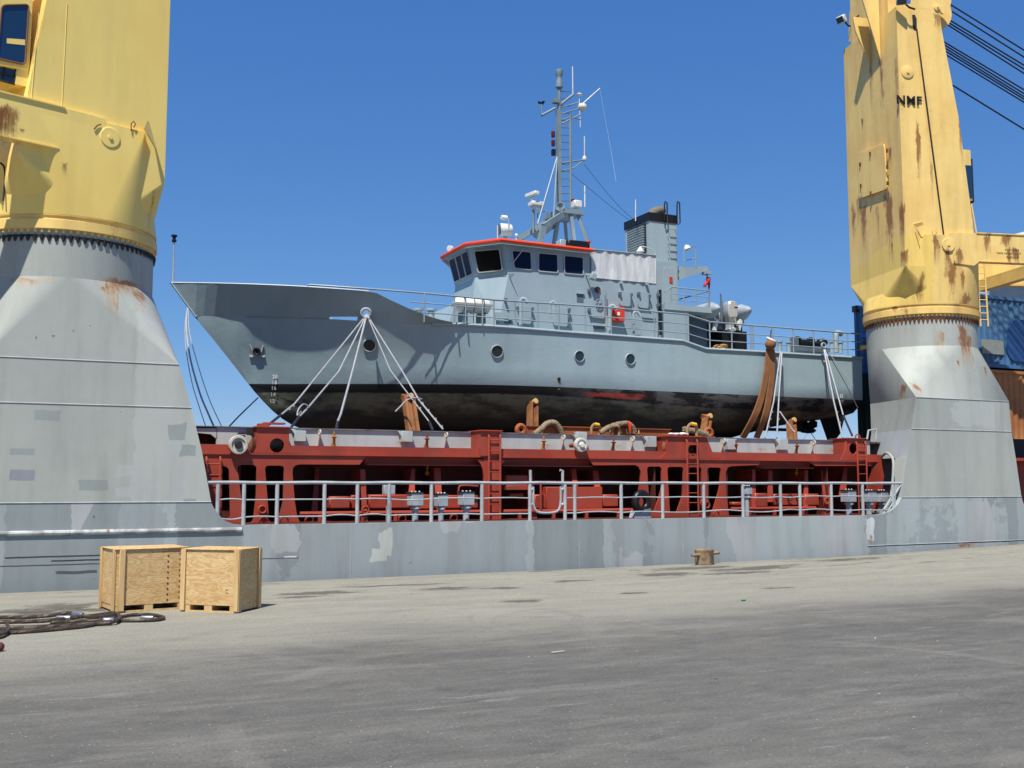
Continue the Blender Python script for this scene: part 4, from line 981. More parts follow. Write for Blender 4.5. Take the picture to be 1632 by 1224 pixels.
def section(x):
    zkx = zk(x); zK = keel(x); out = []
    if x < 6.42:
        bk = max(b_kn(x), 0.0); 
        for tt in (0,.25,.5,.75,1): out.append((bk * tt ** .9, zK + (zkx - zK) * tt))
        o = out; return [o[0]]*4 + [o[0], (o[1][0]*.5, o[0][1]*.5+o[1][1]*.5), o[1], o[2], o[3], o[4]]
    bw = b_wl(x); bk = b_kn(x); bb = min(bil_b(x), bw * .97); zb = max(min(bil_z(x), 5.1), zK)
    zw = 5.21
    out = [(0, zK), (bb*.5, zK + (zb-zK)*.35), (bb*.85, zK + (zb-zK)*.72), (bb, zb + .02), ((bb*.35+bw*.65), zb*.45+zw*.55), (bw, zw)]
    fl = 1.35 if x < 12 else 1.0
    for tt in (.3,.55,.8,1.0): out.append((bw + (bk-bw) * tt ** fl, zw + (zkx - zw) * tt))
    return out
xs_ = [4.75,5.0,5.3,5.7,6.1,6.42] + [6.6 + i*.3 for i in range(28)] + [15.2 + i*.6 for i in range(22)]
xs_ += [x for x, _ in zkn_tab if 15 < x < 27.4]; xs_ = sorted(set(round(x, 3) for x in xs_ if x <= 27.9)) + [28.05, 28.2]
m = MB(); secs = [section(x) for x in xs_]; n = len(secs[0])
rings = []
for x, s_ in zip(xs_, secs):
    rings.append([V((x, VY - b, z)) for b, z in reversed(s_)] + [V((x, VY + b, z)) for b, z in s_[1:]])
m.loft(rings, cap=False, closed=True)
k = len(rings[0]); m.add(rings[-1], [tuple(range(k))])
hull = m.build('hull', HULLM, VS, smooth=40)
# deck sheet a little under the sheer
m = MB(); m.loft([[V((x, VY - max(b_kn(x)-.05,0), zk(x) - .03)), V((x, VY + max(b_kn(x)-.05,0), zk(x) - .03))] for x in xs_], closed=False); m.build('deck', VGD, VS)
# bow bulwark with the freeing slot and the chock eye
sl0, sl1 = solve(525,508,b_kn).x, solve(569,511,b_kn).x; slz = solve(545,505,b_kn).z
ck = solve(588,496.5,b_top); 
cols = sorted(set([4.0,4.3,4.75,5,5.3,5.7,6.1,6.5,7,7.5,8,sl0,sl1,ck.x-.1,ck.x+.1] + [x for x,_ in ztop_tab if x > 6] + [8.6,9.0]))
cols = [x for x in cols if x <= ztop_tab[-1][0]]
def bul(x, z):
    a, b = zk(x) if x > 4.75 else keel_top(x), zt(x)
    tt = 0 if b - a < 1e-4 else (z - a) / (b - a)
    bk = max(b_kn(x), 0); return bk + (max(b_top(x), 0) - bk) * tt
def keel_top(x): return 7.2 + (ztop_tab[0][1] - 7.2) * max(0, (4.75 - x) / .75)
for side in (-1, 1):
    m = MB()
    for x0, x1 in zip(cols, cols[1:]):
        xm = (x0 + x1) / 2
        iv = [(None, None)]
        if sl0 - .01 < xm < sl1 + .01: iv = [(slz, None)]
        if abs(xm - ck.x) < .1 and side < 0: iv = [(None, ck.z - .09), (ck.z + .09, None)]
        for lo, hi in iv:
            q_ = []
            for x in (x0, x1):
                a, b = (zk(x) if x > 4.75 else keel_top(x)), zt(x)
                for z in (lo if lo else a, hi if hi else b): q_.append(V((x, VY + side * bul(x, z), z)))
            i_ = [p + V((.02, -side * .06, 0)) for p in q_]
            m.add(q_ + i_, [(0,1,3,2),(4,6,7,5),(1,5,7,3),(0,2,6,4),(0,4,5,1),(2,3,7,6)])
    m.build('bulwark', HULLM, VS, smooth=40)
m = MB(); cz = [V((x, VY - b_top(x) + .02, zt(x) + .01)) for x in [4.05 + i * .2 for i in range(28)] if x < ztop_tab[6][0]]
m.tube(cz, .03, 6); m.build('bulwark_cap', VGL, VS)
c = V((ck.x, VY - bul(ck.x, ck.z) - .06, ck.z)); m = MB(); m.torus(c, (-.35,-1,-.25), .135, .045, 24, 8); CHOCK = c; m.build('bow_chock', RAILM, VS)
# faint welded seam of the knuckle, rubbing strake
m = MB(); m.tube([V((x, VY - b_kn(x) - .005, zk(x))) for x in [6.2 + i*.25 for i in range(13)] if x < sl0], .014, 5); m.build('knuckle_seam', VRAIL, VS)
m = MB(); pts = [V((x, VY - b_kn(x) - .0, zk(x) - .0)) for x in xs_ if x > solve(682,515,b_kn).x]
m.tube(pts, .06, 8); m.build('rubbing_strake', VG, VS)
m = MB(); x0 = solve(600,513,b_kn).x; m.add([solve(628,516,b_kn), solve(690,510,b_kn), solve(690,524,b_kn)], [(0,1,2)]) if False else None
def on_hull(px, py):                     # sight line meets the port side of the hull
    Y = VY - 1.0
    for _ in range(40):
        p = at(px, py, Y); s_ = section(p.x); b = None
        for (b0, z0), (b1, z1) in zip(s_, s_[1:]):
            if z0 <= p.z <= z1 and z1 > z0: b = b0 + (b1 - b0) * (p.z - z0) / (z1 - z0)
        if b is None: b = s_[-1][0]
        Y = .6 * Y + .4 * (VY - b)
    return at(px, py, Y)
def hull_frame(px, py):
    p = on_hull(px, py); a = on_hull(px + 6, py) - on_hull(px - 6, py); u = on_hull(px, py - 6) - on_hull(px, py + 6)
    a.normalize(); nn = a.cross(u).normalized(); u = nn.cross(a)
    return Matrix.Translation(p + nn * .016) @ Matrix((a, u, nn)).transposed().to_4x4(), p, nn
# portholes
for px, py, r in ((589,550,9.6),(792,560,9.2),(923,568,8.2),(1004,572.5,8.2)):
    Mh, p, nrm = hull_frame(px, py); k_ = px2m(px, p.y); r *= k_
    m = MB(); m.lathe(p, nrm, [(r*1.14,-.15),(r*1.14,.02),(r*1.07,.05),(r*1.0,.045),(r*.98,.0)], 28)
    o = m.build('porthole', RAILM, VS); m = MB(); m.lathe(p, nrm, [(r*1.0,-.07),(r*1.0,.020),(.001,.022)], 28); m.build('pane', PORT_GLASS, o)
# draft marks
DM = flat('draft_white', C(226,228,226), .6, 0, .1)
for txt, px, py in (('20',438.5,600.5),('18',437.5,609.5),('16',436.5,618.5),('14',435.5,628),('12',434,637)):
    Mh, p, nn = hull_frame(px, py) if txt != '12' else (Mh @ Matrix.Translation(V((-.03, -.21, .03))), p, nn); text_part('draft_mark', txt, .165, Matrix.Translation(nn * (.05 if txt in ('12', '14') else .012) - V(VS['_o'])) @ Mh, DM, VS, .003, .9, .004)
for txt, px, py in (('22',1340.5,631.5),('20',1341,640)):
    Mh, p, nn = hull_frame(px, py); text_part('draft_mark', txt, .17, Matrix.Translation(-V(VS['_o'])) @ Mh, DM, VS, .003, .9, .004)
# anchor in its recess
Mh, p, nn = hull_frame(409, 566); Mh = Mh.copy()
def hl(x, y, z): return Mh @ V((x, y, z))
m = MB(); m.beam(hl(-.22,-.03,.0), hl(.26,-.03,.0), .04, .06); m.beam(hl(-.08,.0,.02), hl(-.18,.32,.0), .03, .05); m.beam(hl(.12,.0,.02), hl(.22,.30,.0), .03, .05); m.box(hl(0.02,.05,.0), (.18,.05,.15)); m.build('anchor', RAILM, VS, flat=True)
m = MB(); m.torus(hl(.02,.13,.05), nn, .10, .03, 18, 6); m.lathe(hl(.02,.12,.02), nn, [(.09,0),(.09,.01)], 16); m.build('hawse_pipe', DARK, VS)
# small discharge pipe with its stain
Mh, p, nn = hull_frame(890.5, 604); m = MB(); m.tube([p - V((0,-.1,0)), p + nn * .05], .05, 10); m.build('discharge_pipe', BLK, VS)
m = MB(); a = on_hull(888.5,605); b = on_hull(892.5,605); d = on_hull(892.5,621); e = on_hull(888.8,621); m.add([q_ + V((0,-.012,0)) for q_ in (a,b,d,e)] + [q_ + V((0,-.006,0)) for q_ in (a,b,d,e)], [(0,1,2,3),(7,6,5,4)]); m.build('rust_stain', flat('stain', C(128,104,60), .8), VS, flat=True)
# jackstaff with lamp
m = MB(); a = at(276,449,VY); b = at(277.5,385,VY); m.tube([a - V((0,0,.15)), b], [.035,.02], 6); o = m.build('jackstaff', RAILM, VS)
m = MB(); m.lathe(b, (0,0,1), [(.05,-.02),(.07,0),(.07,.05),(.05,.06),(.05,.14),(.09,.15),(.09,.2),(.03,.21)], 12); m.build('staff_lamp', BLK, o)
# screw, shaft bracket, rudder under the stern
m = MB(); a = at(1289,686,VY - 1.1)
hub = a; m.lathe(hub - V((.35,0,0)), (1,0,0), [(.09,0),(.12,.3),(.10,.55),(.02,.7)], 14)
for k_ in range(4):
    an = PI/4 + k_ * PI/2; d = V((0, math.cos(an), math.sin(an))); tw = V((.14, -.12*math.sin(an), .12*math.cos(an)))
    m.add([hub + d*.08 - tw*.3, hub + d*.3 - tw, hub + d*.5 - tw*.5, hub + d*.5 + tw*.5, hub + d*.3 + tw, hub + d*.08 + tw*.3] , [(0,1,2,3,4,5)])
    m.add([V(p_) + V((.02,0,0)) for p_ in (hub + d*.08 - tw*.3, hub + d*.3 - tw, hub + d*.5 - tw*.5, hub + d*.5 + tw*.5, hub + d*.3 + tw, hub + d*.08 + tw*.3)], [(0,1,2,3,4,5)])
m.build('propeller', DARK, VS, flat=True)
m = MB(); m.tube([hub - V((.3,0,0)), hub - V((3.5,0,.0)) ], .06, 8); m.build('shaft', DARK, VS)
m = MB(); x = hub.x - .45; m.box2(x - .1, x + .12, VY - 1.15, VY - 1.05, hub.z, 4.6); m.build('shaft_bracket', DARK, VS)
r0 = [at(x, y, VY - .9) for x, y in ((1310,668),(1347,662),(1340,690),(1331,702),(1322,702))]
m = MB(); m.plate(r0, (0,.12,0)); m.build('rudder', DARK, VS)

# --- deckhouse and wheelhouse
YS = 30.8; DK = 6.9
def hz(px, py, Y): return at(px, py, Y)
# plan: side wall, slanted corner, front wall, mirrored
VH = 32.62
def planring(z, xside, xfront, xaft, ys=YS, yd=31.75, xoff=0):
    return [V((xaft, ys, z)), V((xside, ys, z)), V((xfront, yd, z)), V((xfront, 2*VH - yd, z)), V((xside, 2*VH - ys, z)), V((xaft, 2*VH - ys, z))]
xA = hz(940,440,YS).x
zkn1 = hz(806,437,YS).z            # bottom of the window band
zroof = hz(940,397,YS).z
xs1 = hz(797,520,YS).x; xs2 = hz(810,437,YS).x; xs3 = hz(808,392,YS).x
m = MB(); m.loft([planring(DK, xs1 - .1, hz(749,520,31.75).x, xA), planring(zkn1, xs2, hz(757,442,31.75).x, xA)], cap=False)
m.build('wheelhouse_base', VGL, VS, flat=True)
fr0 = planring(zkn1, xs2, hz(757,442,31.75).x, xA); fr1 = planring(zroof - .02, xs2 - .16, hz(745,398,31.70).x, xA, YS - .0, 31.70)
m = MB(); m.loft([fr0, fr1], cap=True); m.build('wheelhouse', VGL, VS, flat=True)
# lower house running aft, and the engine casing house
zaft0 = hz(945,440,YS).z; zaft1 = hz(1047,456,YS).z; xB = hz(1048,480,YS).x; xB2 = hz(1096,520,YS).x
zh = (zaft0 + zaft1) / 2
m = MB(); m.box2(xA + .002, xB, YS + .012, 2*VY - YS, DK, zh); m.build('deckhouse', VGL, VS)
# windows
def window(quad, mat, name='window', fr=RAILM, th=.03, r=.05, outn=None):
    q_ = [V(p) for p in quad]; nrm = (q_[1]-q_[0]).cross(q_[3]-q_[0]).normalized()
    if nrm.dot(V((0,0,EYE)) - q_[0]) < 0: nrm = -nrm
    cc_ = sum(q_, V((0,0,0))) / 4
    outer = rpoly([cc_ + (p - cc_) * 1.0 + (p - cc_).normalized() * .05 for p in q_], .08); inner = rpoly(q_, .06)
    m = MB(); m.plate(outer, nrm * th, [inner]); o = m.build(name, fr, VS, smooth=20)
    m = MB(); m.plate([p + nrm * .006 for p in inner], nrm * .006); m.build('pane', mat, o)
    return o
def lerp(a, b, t_): return a + (b - a) * t_
def wall_quad(A0, A1, B0, B1, u0, u1, v0, v1, off=.004):   # A lower left/right, B upper left/right
    return [lerp(lerp(A0, A1, u), lerp(B0, B1, u), v) for u, v in ((u0, v1), (u1, v1), (u1, v0), (u0, v0))]
# corner pane
window([p + V((-.045,-.045,0)) for p in wall_quad(fr0[2], fr0[1], fr1[2], fr1[1], .17, .86, .14, .74)], BLK_GLASS)
# side panes
def side_pt(px, py): return hz(px, py, YS - .004)
for q_, mt in ((((816,400),(845,402.5),(846,429.5),(820,427)), NAVY_GLASS), (((858.5,404),(887.5,406.5),(888,434),(858.5,431.5)), NAVY_GLASS), (((899.5,408),(928.5,411),(928.5,437.5),(900,435)), NAVY_GLASS)):
    window([side_pt(*p) for p in q_], mt)
# front panes (three seen, five in all)
for u0, u1 in ((.05,.33),(.37,.63),(.67,.95)):
    window(wall_quad(fr0[3], fr0[2], fr1[3], fr1[2], u0, u1, .14, .80), NAVY_GLASS)
# roof slab with its orange edge
ro = .30
xrf = hz(742,384.5,31.55).x
rr = [V((xA + .02, YS - ro + .1, 0)), V((hz(797,381,YS-ro).x, YS - ro, 0)), V((xrf, 31.55, 0)), V((xrf, 2*VH - 31.55, 0)), V((xs2 - .45, 2*VH - YS + ro, 0)), V((xA + .02, 2*VH - YS + ro - .1, 0))]
zr = [hz(940,396,YS-ro).z, hz(797,381,YS-ro).z, hz(742,384.5,31.55).z, hz(742,384.5,31.55).z, hz(797,381,YS-ro).z, hz(940,396,YS-ro).z]
ze = zr[0] - .03
m = MB(); m.plate([V((p.x, p.y, ze - .05)) for p in rr], (0,0,.06)); m.build('roof', VGL, VS)
m = MB(); m.loft([[p for p in fr1], [V((p.x, p.y, ze - .051)) for p in (rr[0], rr[1], rr[2], rr[3], rr[4], rr[5])]], cap=False) if False else None
m = MB(); m.tube([V((p.x, p.y, ze)) for p in rr], .065, 8); m.build('roof_edge', ORANGE, VS)
m = MB(); m.tube([V((p.x, p.y - .03, ze - .12)) for p in rr[:5]], .014, 5); m.build('gutter_pipe', VRAIL, VS)
ROOFZ = ze + .01
# wipers, brackets
m = MB(); a = hz(818,418,YS-.06); b = hz(834,397.5,YS-.1); m.tube([a - V((.1,0,.05)), a, b], .014, 5); m.build('wiper', WHITE, VS)
m = MB(); p = lerp(lerp(fr0[2],fr0[1],.4), lerp(fr1[2],fr1[1],.4), .72) + V((-.05,-.05,0)); m.tube([p, lerp(lerp(fr0[2],fr0[1],.28), lerp(fr1[2],fr1[1],.28), .45) + V((-.05,-.05,0))], .01, 5); m.build('wiper', DARK, VS)
m = MB(); m.plate([V((fr0[1].x, YS - .01, fr0[1].z + .02)), V((fr0[1].x + .08, YS - .28, fr0[1].z - .02)), V((fr0[1].x + .05, YS - .02, fr0[1].z - .14))], (.02,0,0)); m.build('window_bracket', VGL, VS)
FOLDS = [(random.uniform(.003,.010), random.uniform(9,70), random.uniform(-5,5), random.uniform(0,6)) for _ in range(9)]
# canvas dodger aft of the wheelhouse
m = MB(); a = hz(942,397.5,YS); b = hz(1045,407.5,YS); c_ = hz(1047,441,YS); d = hz(944,437,YS); gr = []
zt_ = (a.z, b.z); zb2 = zh
for j in range(7):
    row = []
    for i in range(49):
        u = i / 48; v = j / 6; p = lerp(lerp(V((a.x,YS,a.z)), V((b.x,YS,b.z)), u), lerp(V((a.x,YS,zb2+.01)), V((b.x,YS,zb2+.01)), u), v)
        row.append(p + V((0, -.02 - sum(A_ * math.sin(f_ * u + g_ * v + h_) for A_, f_, g_, h_ in FOLDS) * (.4 + .6 * abs(math.sin(u * 9.42))), 0)))
    gr.append(row)
m.loft(gr, closed=False); m.build('canvas_dodger', CANVAS, VS, smooth=60)
m = MB(); m.box2(a.x, b.x, YS + .06, 2*VY - YS - .06, zh + .012, min(a.z, b.z) - .06); m.build('dodger_lining', CANVAS, VS)
m = MB(); m.tube([V((a.x,YS-.03,a.z)), V((b.x,YS-.03,b.z))], .025, 6); m.build('dodger_rail', VRAIL, VS)
# funnel
fy0, fy1 = 31.75, 33.4
q0 = hz(1037,352,fy0); q1 = hz(1078,358,fy0); ftop = (q0.z + q1.z) / 2 + .02
fx0, fx1 = q0.x, q1.x; fz0 = hz(1043,470,fy0).z - .6
m = MB(); m.loft([[V((fx0 - .0, fy0, fz0)), V((fx1 + .02, fy0, fz0)), V((fx1 + .02, fy1, fz0)), V((fx0, fy1, fz0))], [V((fx0 - .06, fy0 + .0, ftop)), V((fx1, fy0, ftop)), V((fx1, fy1, ftop)), V((fx0 - .06, fy1, ftop))]]); m.build('funnel', VGL, VS)
m = MB(); m.box2(fx0 - .1, fx1 + .04, fy0 - .03, fy1 + .03, ftop + .002, ftop + .30); m.build('funnel_top', BLK, VS)
m = MB(); m.box2(fx0 - .10, fx0 - .05, fy0 + .22, fy1 - .2, ftop - 1.12, ftop - .05); o = m.build('funnel_louvre', DARK, VS)
for i in range(11):
    m = MB(); z = ftop - 1.06 + i * .09; m.box((fx0 - .125, (fy0+fy1)/2, z), (.09, fy1 - fy0 - .5, .014), Matrix.Rotation(.5, 3, 'Y')); m.build('louvre_slat', VGL, o)
m = MB(); c = V(((fx0+fx1)/2, (fy0+fy1)/2, ftop + .28)); m.tube([c, c + V((0,0,.12)), c + V((.08,0,.25)), c + V((.28,0,.36)), c + V((.55,0,.42))], [.2,.2,.19,.17,.15], 14); m.build('exhaust_pipe', flat('exhaust', C(108,100,88), .7), VS)
c2 = c + V((.5,.1,0)); m = MB(); m.tube([c2, c2 + V((0,0,.2)), c2 + V((.12,0,.26))], .05, 8); m.build('exhaust_pipe', DARK, VS)
for px in (1060, 1080):
    m = MB(); b0 = hz(px, 356, fy0 - .1); pts = [hz(px-1, 352, fy0-.1), hz(px-1, 326, fy0-.1), hz(px, 321, fy0-.1), hz(px+3, 323, fy0-.1), hz(px+4, 355, fy0-.1), hz(px, 358, fy0-.1)]
    m.tube(pts, .025, 6); m.build('ladder_hoop', BLK, VS)
# funnel ladder
for k_ in range(9):
    m = MB(); z = ftop - .25 - k_ * .26; x = fx1 - .38; m.tube([V((x, fy0 + .01, z)), V((x, fy0 - .12, z)), V((x + .32, fy0 - .12, z)), V((x + .32, fy0 + .01, z))], .014, 5); m.build('ladder_rung', VRAIL, VS)
# casing under the funnel with door
cx0, cx1 = hz(1047,430,31.3).x, hz(1080,430,31.3).x; cz = hz(1060,417,31.3).z
m = MB(); m.box2(cx0, cx1, 31.3, 34.5, DK, cz); m.build('engine_casing', VGL, VS)
m = MB(); m.plate(rpoly([hz(x,y,31.28) for x,y in ((1058,426),(1079,428),(1079,487),(1058,484))], .1), (0,.03,0)); o = m.build('casing_door', VGL, VS, bevel=.01)
m = MB(); m.plate([hz(x,y,31.25) for x,y in ((1067.5,441),(1072,441.5),(1072,450),(1067.5,449.5))], (0,.03,0)); m.build('fire_sign', flat('fire_red', C(196,56,40), .5), o)
# aft shelter
m = MB(); x1_, x2_ = hz(1050,510,31.0).x, hz(1098,510,31.0).x; zs = hz(1090,496,31.0).z; m.box2(x1_, x2_, 31.0, 35, DK - .2, zs); m.build('aft_house', VGL, VS)
m = MB(); x3 = hz(1135,505,31.0).x; m.box2(hz(1058,490,31.0).x, x3, 30.95, 35.2, zs + .004, zs + .20); m.build('boat_deck', VGL, VS)
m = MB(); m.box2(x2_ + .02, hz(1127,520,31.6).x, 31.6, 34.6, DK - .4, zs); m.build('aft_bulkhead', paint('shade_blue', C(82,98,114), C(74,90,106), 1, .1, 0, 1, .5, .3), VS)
# doors, hatches and fittings along the house side
def raised(quad, d=.06, name='hatch_door', r=.09, mat=None):
    m = MB(); m.plate(rpoly([hz(x, y, YS - d) for x, y in quad], r), (0, d - .004, 0)); return m.build(name, mat or VGL, VS, bevel=.012)
raised(((824,486),(847,489),(847,517),(824,515))); raised(((882,489),(905,492),(905,521),(882,518))); raised(((941,457),(964,460),(964,508),(941,505)), name='side_door')
raised(((988,463),(1005,465),(1005,489),(988,487))); raised(((1018,464),(1034,466),(1034,492),(1018,490))); raised(((1024,499),(1045,501),(1045,508),(1024,506)), .05, 'grab_rail', .04)
raised(((789,497),(810,499),(810,512),(790,510)), .06, 'vent_box', .02)
for px, py in ((825,491),(848,493),(848,512),(907,494),(907,508),(907,519),(939,463),(939,494),(988,468),(1006,470),(1006,486),(1018,468),(1035,472),(1035,488),(806,478),(1049,470),(1049,486)):
    m = MB(); p = hz(px, py, YS - .07); m.box(p, (.06,.14,.10)); m.build('door_dog', VGD, VS)
for px, py, w_, h_ in ((924.5,475,12,13),(954.5,523,20,7),(809,513,13,6)):
    m = MB(); p = hz(px, py, YS); k_ = px2m(px, YS); m.box2(p.x - w_*k_/2, p.x + w_*k_/2, YS - .012, YS + .01, p.z - h_*k_/2, p.z + h_*k_/2); o = m.build('recess', VGD, VS)
    m = MB(); a_ = p.z + h_*k_/2; m.box2(p.x - w_*k_/2 - .03, p.x + w_*k_/2 + .03, YS - .06, YS, a_, a_ + .03); m.build('recess_lip', VGL, o)
m = MB(); p = hz(955,483,YS-.12); m.torus(p, (0,1,0), .13, .016, 20, 6)
for k_ in range(3): d = V((math.cos(k_*PI/3)*.13, 0, math.sin(k_*PI/3)*.13)); m.tube([p - d, p + d], .012, 5)
m.build('door_wheel', VRAIL, VS)
m = MB(); p = hz(952,462,YS-.07); m.lathe(p, (0,-1,0), [(.10,0),(.11,.03),(.08,.03),(.08,.01),(.01,.01)], 20); m.build('porthole', flat('brass_dark', C(92,62,44), .4), VS)
m = MB(); p = hz(945,441,YS-.25); m.box(p, (.2,.2,.2), Matrix.Rotation(.3,3,'Y')); m.tube([p + V((-.1,.05,.05)), p + V((-.14,.24,.1))], .025, 6); m.build('side_lamp', VGL, VS, bevel=.02)
m = MB(); p = hz(966,464,YS-.1); m.tube([p, hz(966,488,YS-.1)], .018, 6); m.build('grab_rail', VRAIL, VS)
m = MB(); m.plate([hz(x,y,30.45) for x,y in ((977,488),(996,489.5),(996,512.5),(977,511))], (0,.3,0)); o = m.build('fire_locker', flat('locker_red', C(206,62,44), .45, 0, .12), VS, bevel=.015)
m = MB(); p = hz(986,500,30.44); m.box(p, (.09,.012,.11)); m.build('locker_label', DM, o)
def gooseneck(px, y0, y1, r=.06):
    m = MB(); a = hz(px, y1, 30.4); b = hz(px, y0, 30.4); m.tube(catmull([a, V((b.x,30.4,b.z-.2)), b, b + V((.1,-.05,.06)), b + V((.2,-.1,-.08))], 4), r, 8); m.build('air_pipe', VGL, VS)
gooseneck(972, 490, 531); gooseneck(830, 479, 519); gooseneck(877, 484, 500, .045); gooseneck(1010, 500, 512, .05)
for px, py in ((990,450),(1031,452)): 
    m = MB(); p = hz(px, py, YS - .05); m.box(p, (.08,.1,.1)); m.build('small_lamp', VGL, VS)
for px, py in ((1016,531),(1013,520)): 
    m = MB(); p = hz(px, py, 30.5); m.box(p, (.26,.2,.14)); m.build('deck_box', VGL, VS)
m = MB(); m.tube([hz(1052,462,YS-.02), hz(1053,534,YS-.02)], .05, 6); m.build('drain_pipe', BLK, VS)
# breakwater box ahead of the wheelhouse
m = MB(); a0 = hz(693,507,32.0); m.loft([[V((a0.x + .2, 31.6, DK)), V((xs1 - .6, 31.6, DK)), V((xs1 - .6, 33.7, DK)), V((a0.x + .2, 33.7, DK))], [V((a0.x + .55, 31.6, hz(700,482,31.6).z)), V((xs1 - .6, 31.6, hz(720,475,31.6).z)), V((xs1 - .6, 33.7, hz(720,475,31.6).z)), V((a0.x + .55, 33.7, hz(700,482,31.6).z))]]); m.build('fore_locker', VGL, VS, flat=True)
for px in (667, 687): 
    m = MB(); p = hz(px, 502, 31.2); m.lathe(V((p.x, 31.2, DK)), (0,0,1), [(.11,0),(.11,p.z + .12 - DK),(.17,p.z + .13 - DK),(.17,p.z + .2 - DK),(.02,p.z + .21 - DK)], 14); m.build('bollard', VGL, VS)

# --- ship's railings
YRv = 30.04
def zat(tab, X): return lerp_tab(tab, X)
top = [hz(x, y, YRv) for x, y in ((680,467.6),(786,477.8),(960,489.3),(1094,501.2),(1131,513),(1198,518.5),(1372,532.4))]
toptab = [(p.x, p.z) for p in top]
m = MB(); m.tube([hz(490,455.5,30.75), hz(494,453.8,30.7), hz(600,461,30.2)] + [p for p in top[:1]], .028, 6); m.build('rail_top', VRAIL, VS)
m = MB(); m.tube(top, .030, 6); m.build('rail_top', VRAIL, VS)
for f_ in (.66, .33):
    m = MB(); pts = [V((x, YRv, zk(x) + (lerp_tab(toptab, x) - zk(x)) * f_)) for x in [hz(655 if f_ > .5 else 665,500,YRv).x] + [p.x for p in top]]
    m.tube(pts, .018, 5); m.build('rail_bar', VRAIL, VS)
for px in (676,724,742,769,787,821,857,891,933,974,1043,1048,1094,1131,1166,1196,1200,1231,1264,1296,1328,1350):
    x = hz(px, 520, YRv).x; m = MB(); m.tube([V((x, YRv, zk(x))), V((x, YRv, lerp_tab(toptab, x)))], .024, 6); m.build('rail_post', VRAIL, VS)
# upper boat deck rail
ut = [hz(x, y, 31.0) for x, y in ((1059,465),(1070,457.5),(1131,463.5))]
m = MB(); m.tube(ut + [V((ut[-1].x, 34, ut[-1].z))], .024, 6); m.build('rail_top', VRAIL, VS)
for f_ in (.62, .3):
    m = MB(); zz_ = zs + .2; m.tube([V((p.x, 31.0, zz_ + (p.z - zz_) * f_)) for p in ut[1:]] , .015, 5); m.build('rail_bar', VRAIL, VS)
for px in (1070,1090,1109,1130):
    x = hz(px,480,31.0).x; m = MB(); m.tube([V((x,31.0,zs+.2)), V((x,31.0,lerp_tab([(p.x,p.z) for p in ut], x)))], .022, 6); m.build('rail_post', VRAIL, VS)

# --- davit arm with platform rail
m = MB(); a = hz(1083,430,31.9); m.plate([hz(x,y,31.9) for x,y in ((1082,424),(1098,426),(1127,424),(1129,431),(1112,436),(1088,444),(1082,446))], (0,.35,0)); m.build('davit_arm', VGL, VS, flat=True)
m = MB(); p = hz(1126,435,31.9); m.box(p, (.22,.3,.12)); m.build('davit_head', VGL, VS)
m = MB(); m.tube([hz(1090,424,31.9), hz(1090,398,31.9), hz(1096,392,31.9), hz(1109,393.5,31.9), hz(1109,426,31.9)], .022, 6); m.tube([hz(1091,416,31.9), hz(1109,411,31.9)], .016, 5); m.build('platform_rail', VRAIL, VS)
m = MB(); p = hz(1095,395,31.8); m.lathe(p, (.3,-.3,-1), [(.02,-.12),(.1,-.06),(.14,.06),(.13,.07),(.02,.05)], 14); m.build('deck_lamp', WHITE, VS)
m = MB(); p = hz(1020.5,398,31.6); m.lathe(p, (0,0,-1), [(.02,-.12),(.06,-.06),(.15,.06),(.14,.08),(.02,.07)], 14); m.tube([p + V((0,0,.1)), p + V((.25,0,.12)), p + V((.6,0,.0)), p + V((.62,0,-.25))], .018, 5); m.build('deck_lamp', WHITE, VS)

# --- roof gear: radar, search light, mast
m = MB(); p = hz(805,367,31.4); o_ = p
m.lathe(p - V((.19,0,0)), (1,-.15,0), [(.02,-.02),(.20,-.0),(.21,.03),(.21,.34),(.17,.40),(.05,.42)], 20); s_ = m.build('search_light', WHITE, VS)
m = MB(); m.lathe(p - V((.215,0,0)), (-1,.15,0), [(.19,0),(.19,.015),(.01,.02)], 20); m.build('lamp_glass', VGD, s_)
m = MB(); m.tube([V((p.x, p.y, ROOFZ)), p - V((0,0,.2))], .07, 8); m.tube([p - V((-.02,.24,.05)), p + V((.02,-.24,.35)), p + V((0,0,.36))], .02, 5); m.build('light_stand', VGL, s_)
m = MB(); c = p + V((-.02,0,.42)); m.lathe(c - V((.12,0,0)), (1,0,0), [(.07,0),(.08,.02),(.08,.2),(.03,.24)], 12); m.build('signal_lamp', WHITE, VS)
for px, py, h_ in ((793,381,.32),(762,388,.0)):
    if h_: m = MB(); a = hz(px, py, 31.0); m.tube([V((a.x,31.0,ROOFZ)), V((a.x,31.0,a.z + .45))], .022, 6); m.build('whip_base', WHITE, VS)
m = MB(); p = V((xrf + .06, 33.05, ze + .17)); m.tube([V((p.x,p.y,ze)), p], .03, 6); m.lathe(p, (-.9,-.4,-.1), [(.02,-.1),(.10,-.06),(.11,.06),(.02,.07)], 14); m.build('roof_lamp', WHITE, VS)
m = MB(); p = hz(823,375,31.2); m.ball(p, .06, 10, 6); m.tube([V((p.x,p.y,ROOFZ)), p], .02, 5); m.build('roof_lamp', WHITE, VS)
m = MB(); a = hz(904,378,30.9); b = hz(938,392,30.9); m.box2(a.x, b.x, 30.8, 31.2, ROOFZ + .01, ROOFZ + .33); m.build('roof_box', BLK, VS, bevel=.02)
m = MB(); a = hz(892,377,31.0); m.box2(a.x, a.x + .22, 30.95, 31.3, ROOFZ + .005, ROOFZ + .35); m.build('roof_box', VGL, VS, bevel=.02)
m = MB(); p = hz(938,386,30.8); m.ball(p, .07, 10, 6); m.build('roof_light', flat('red_lens', C(170,30,24), .3), VS)
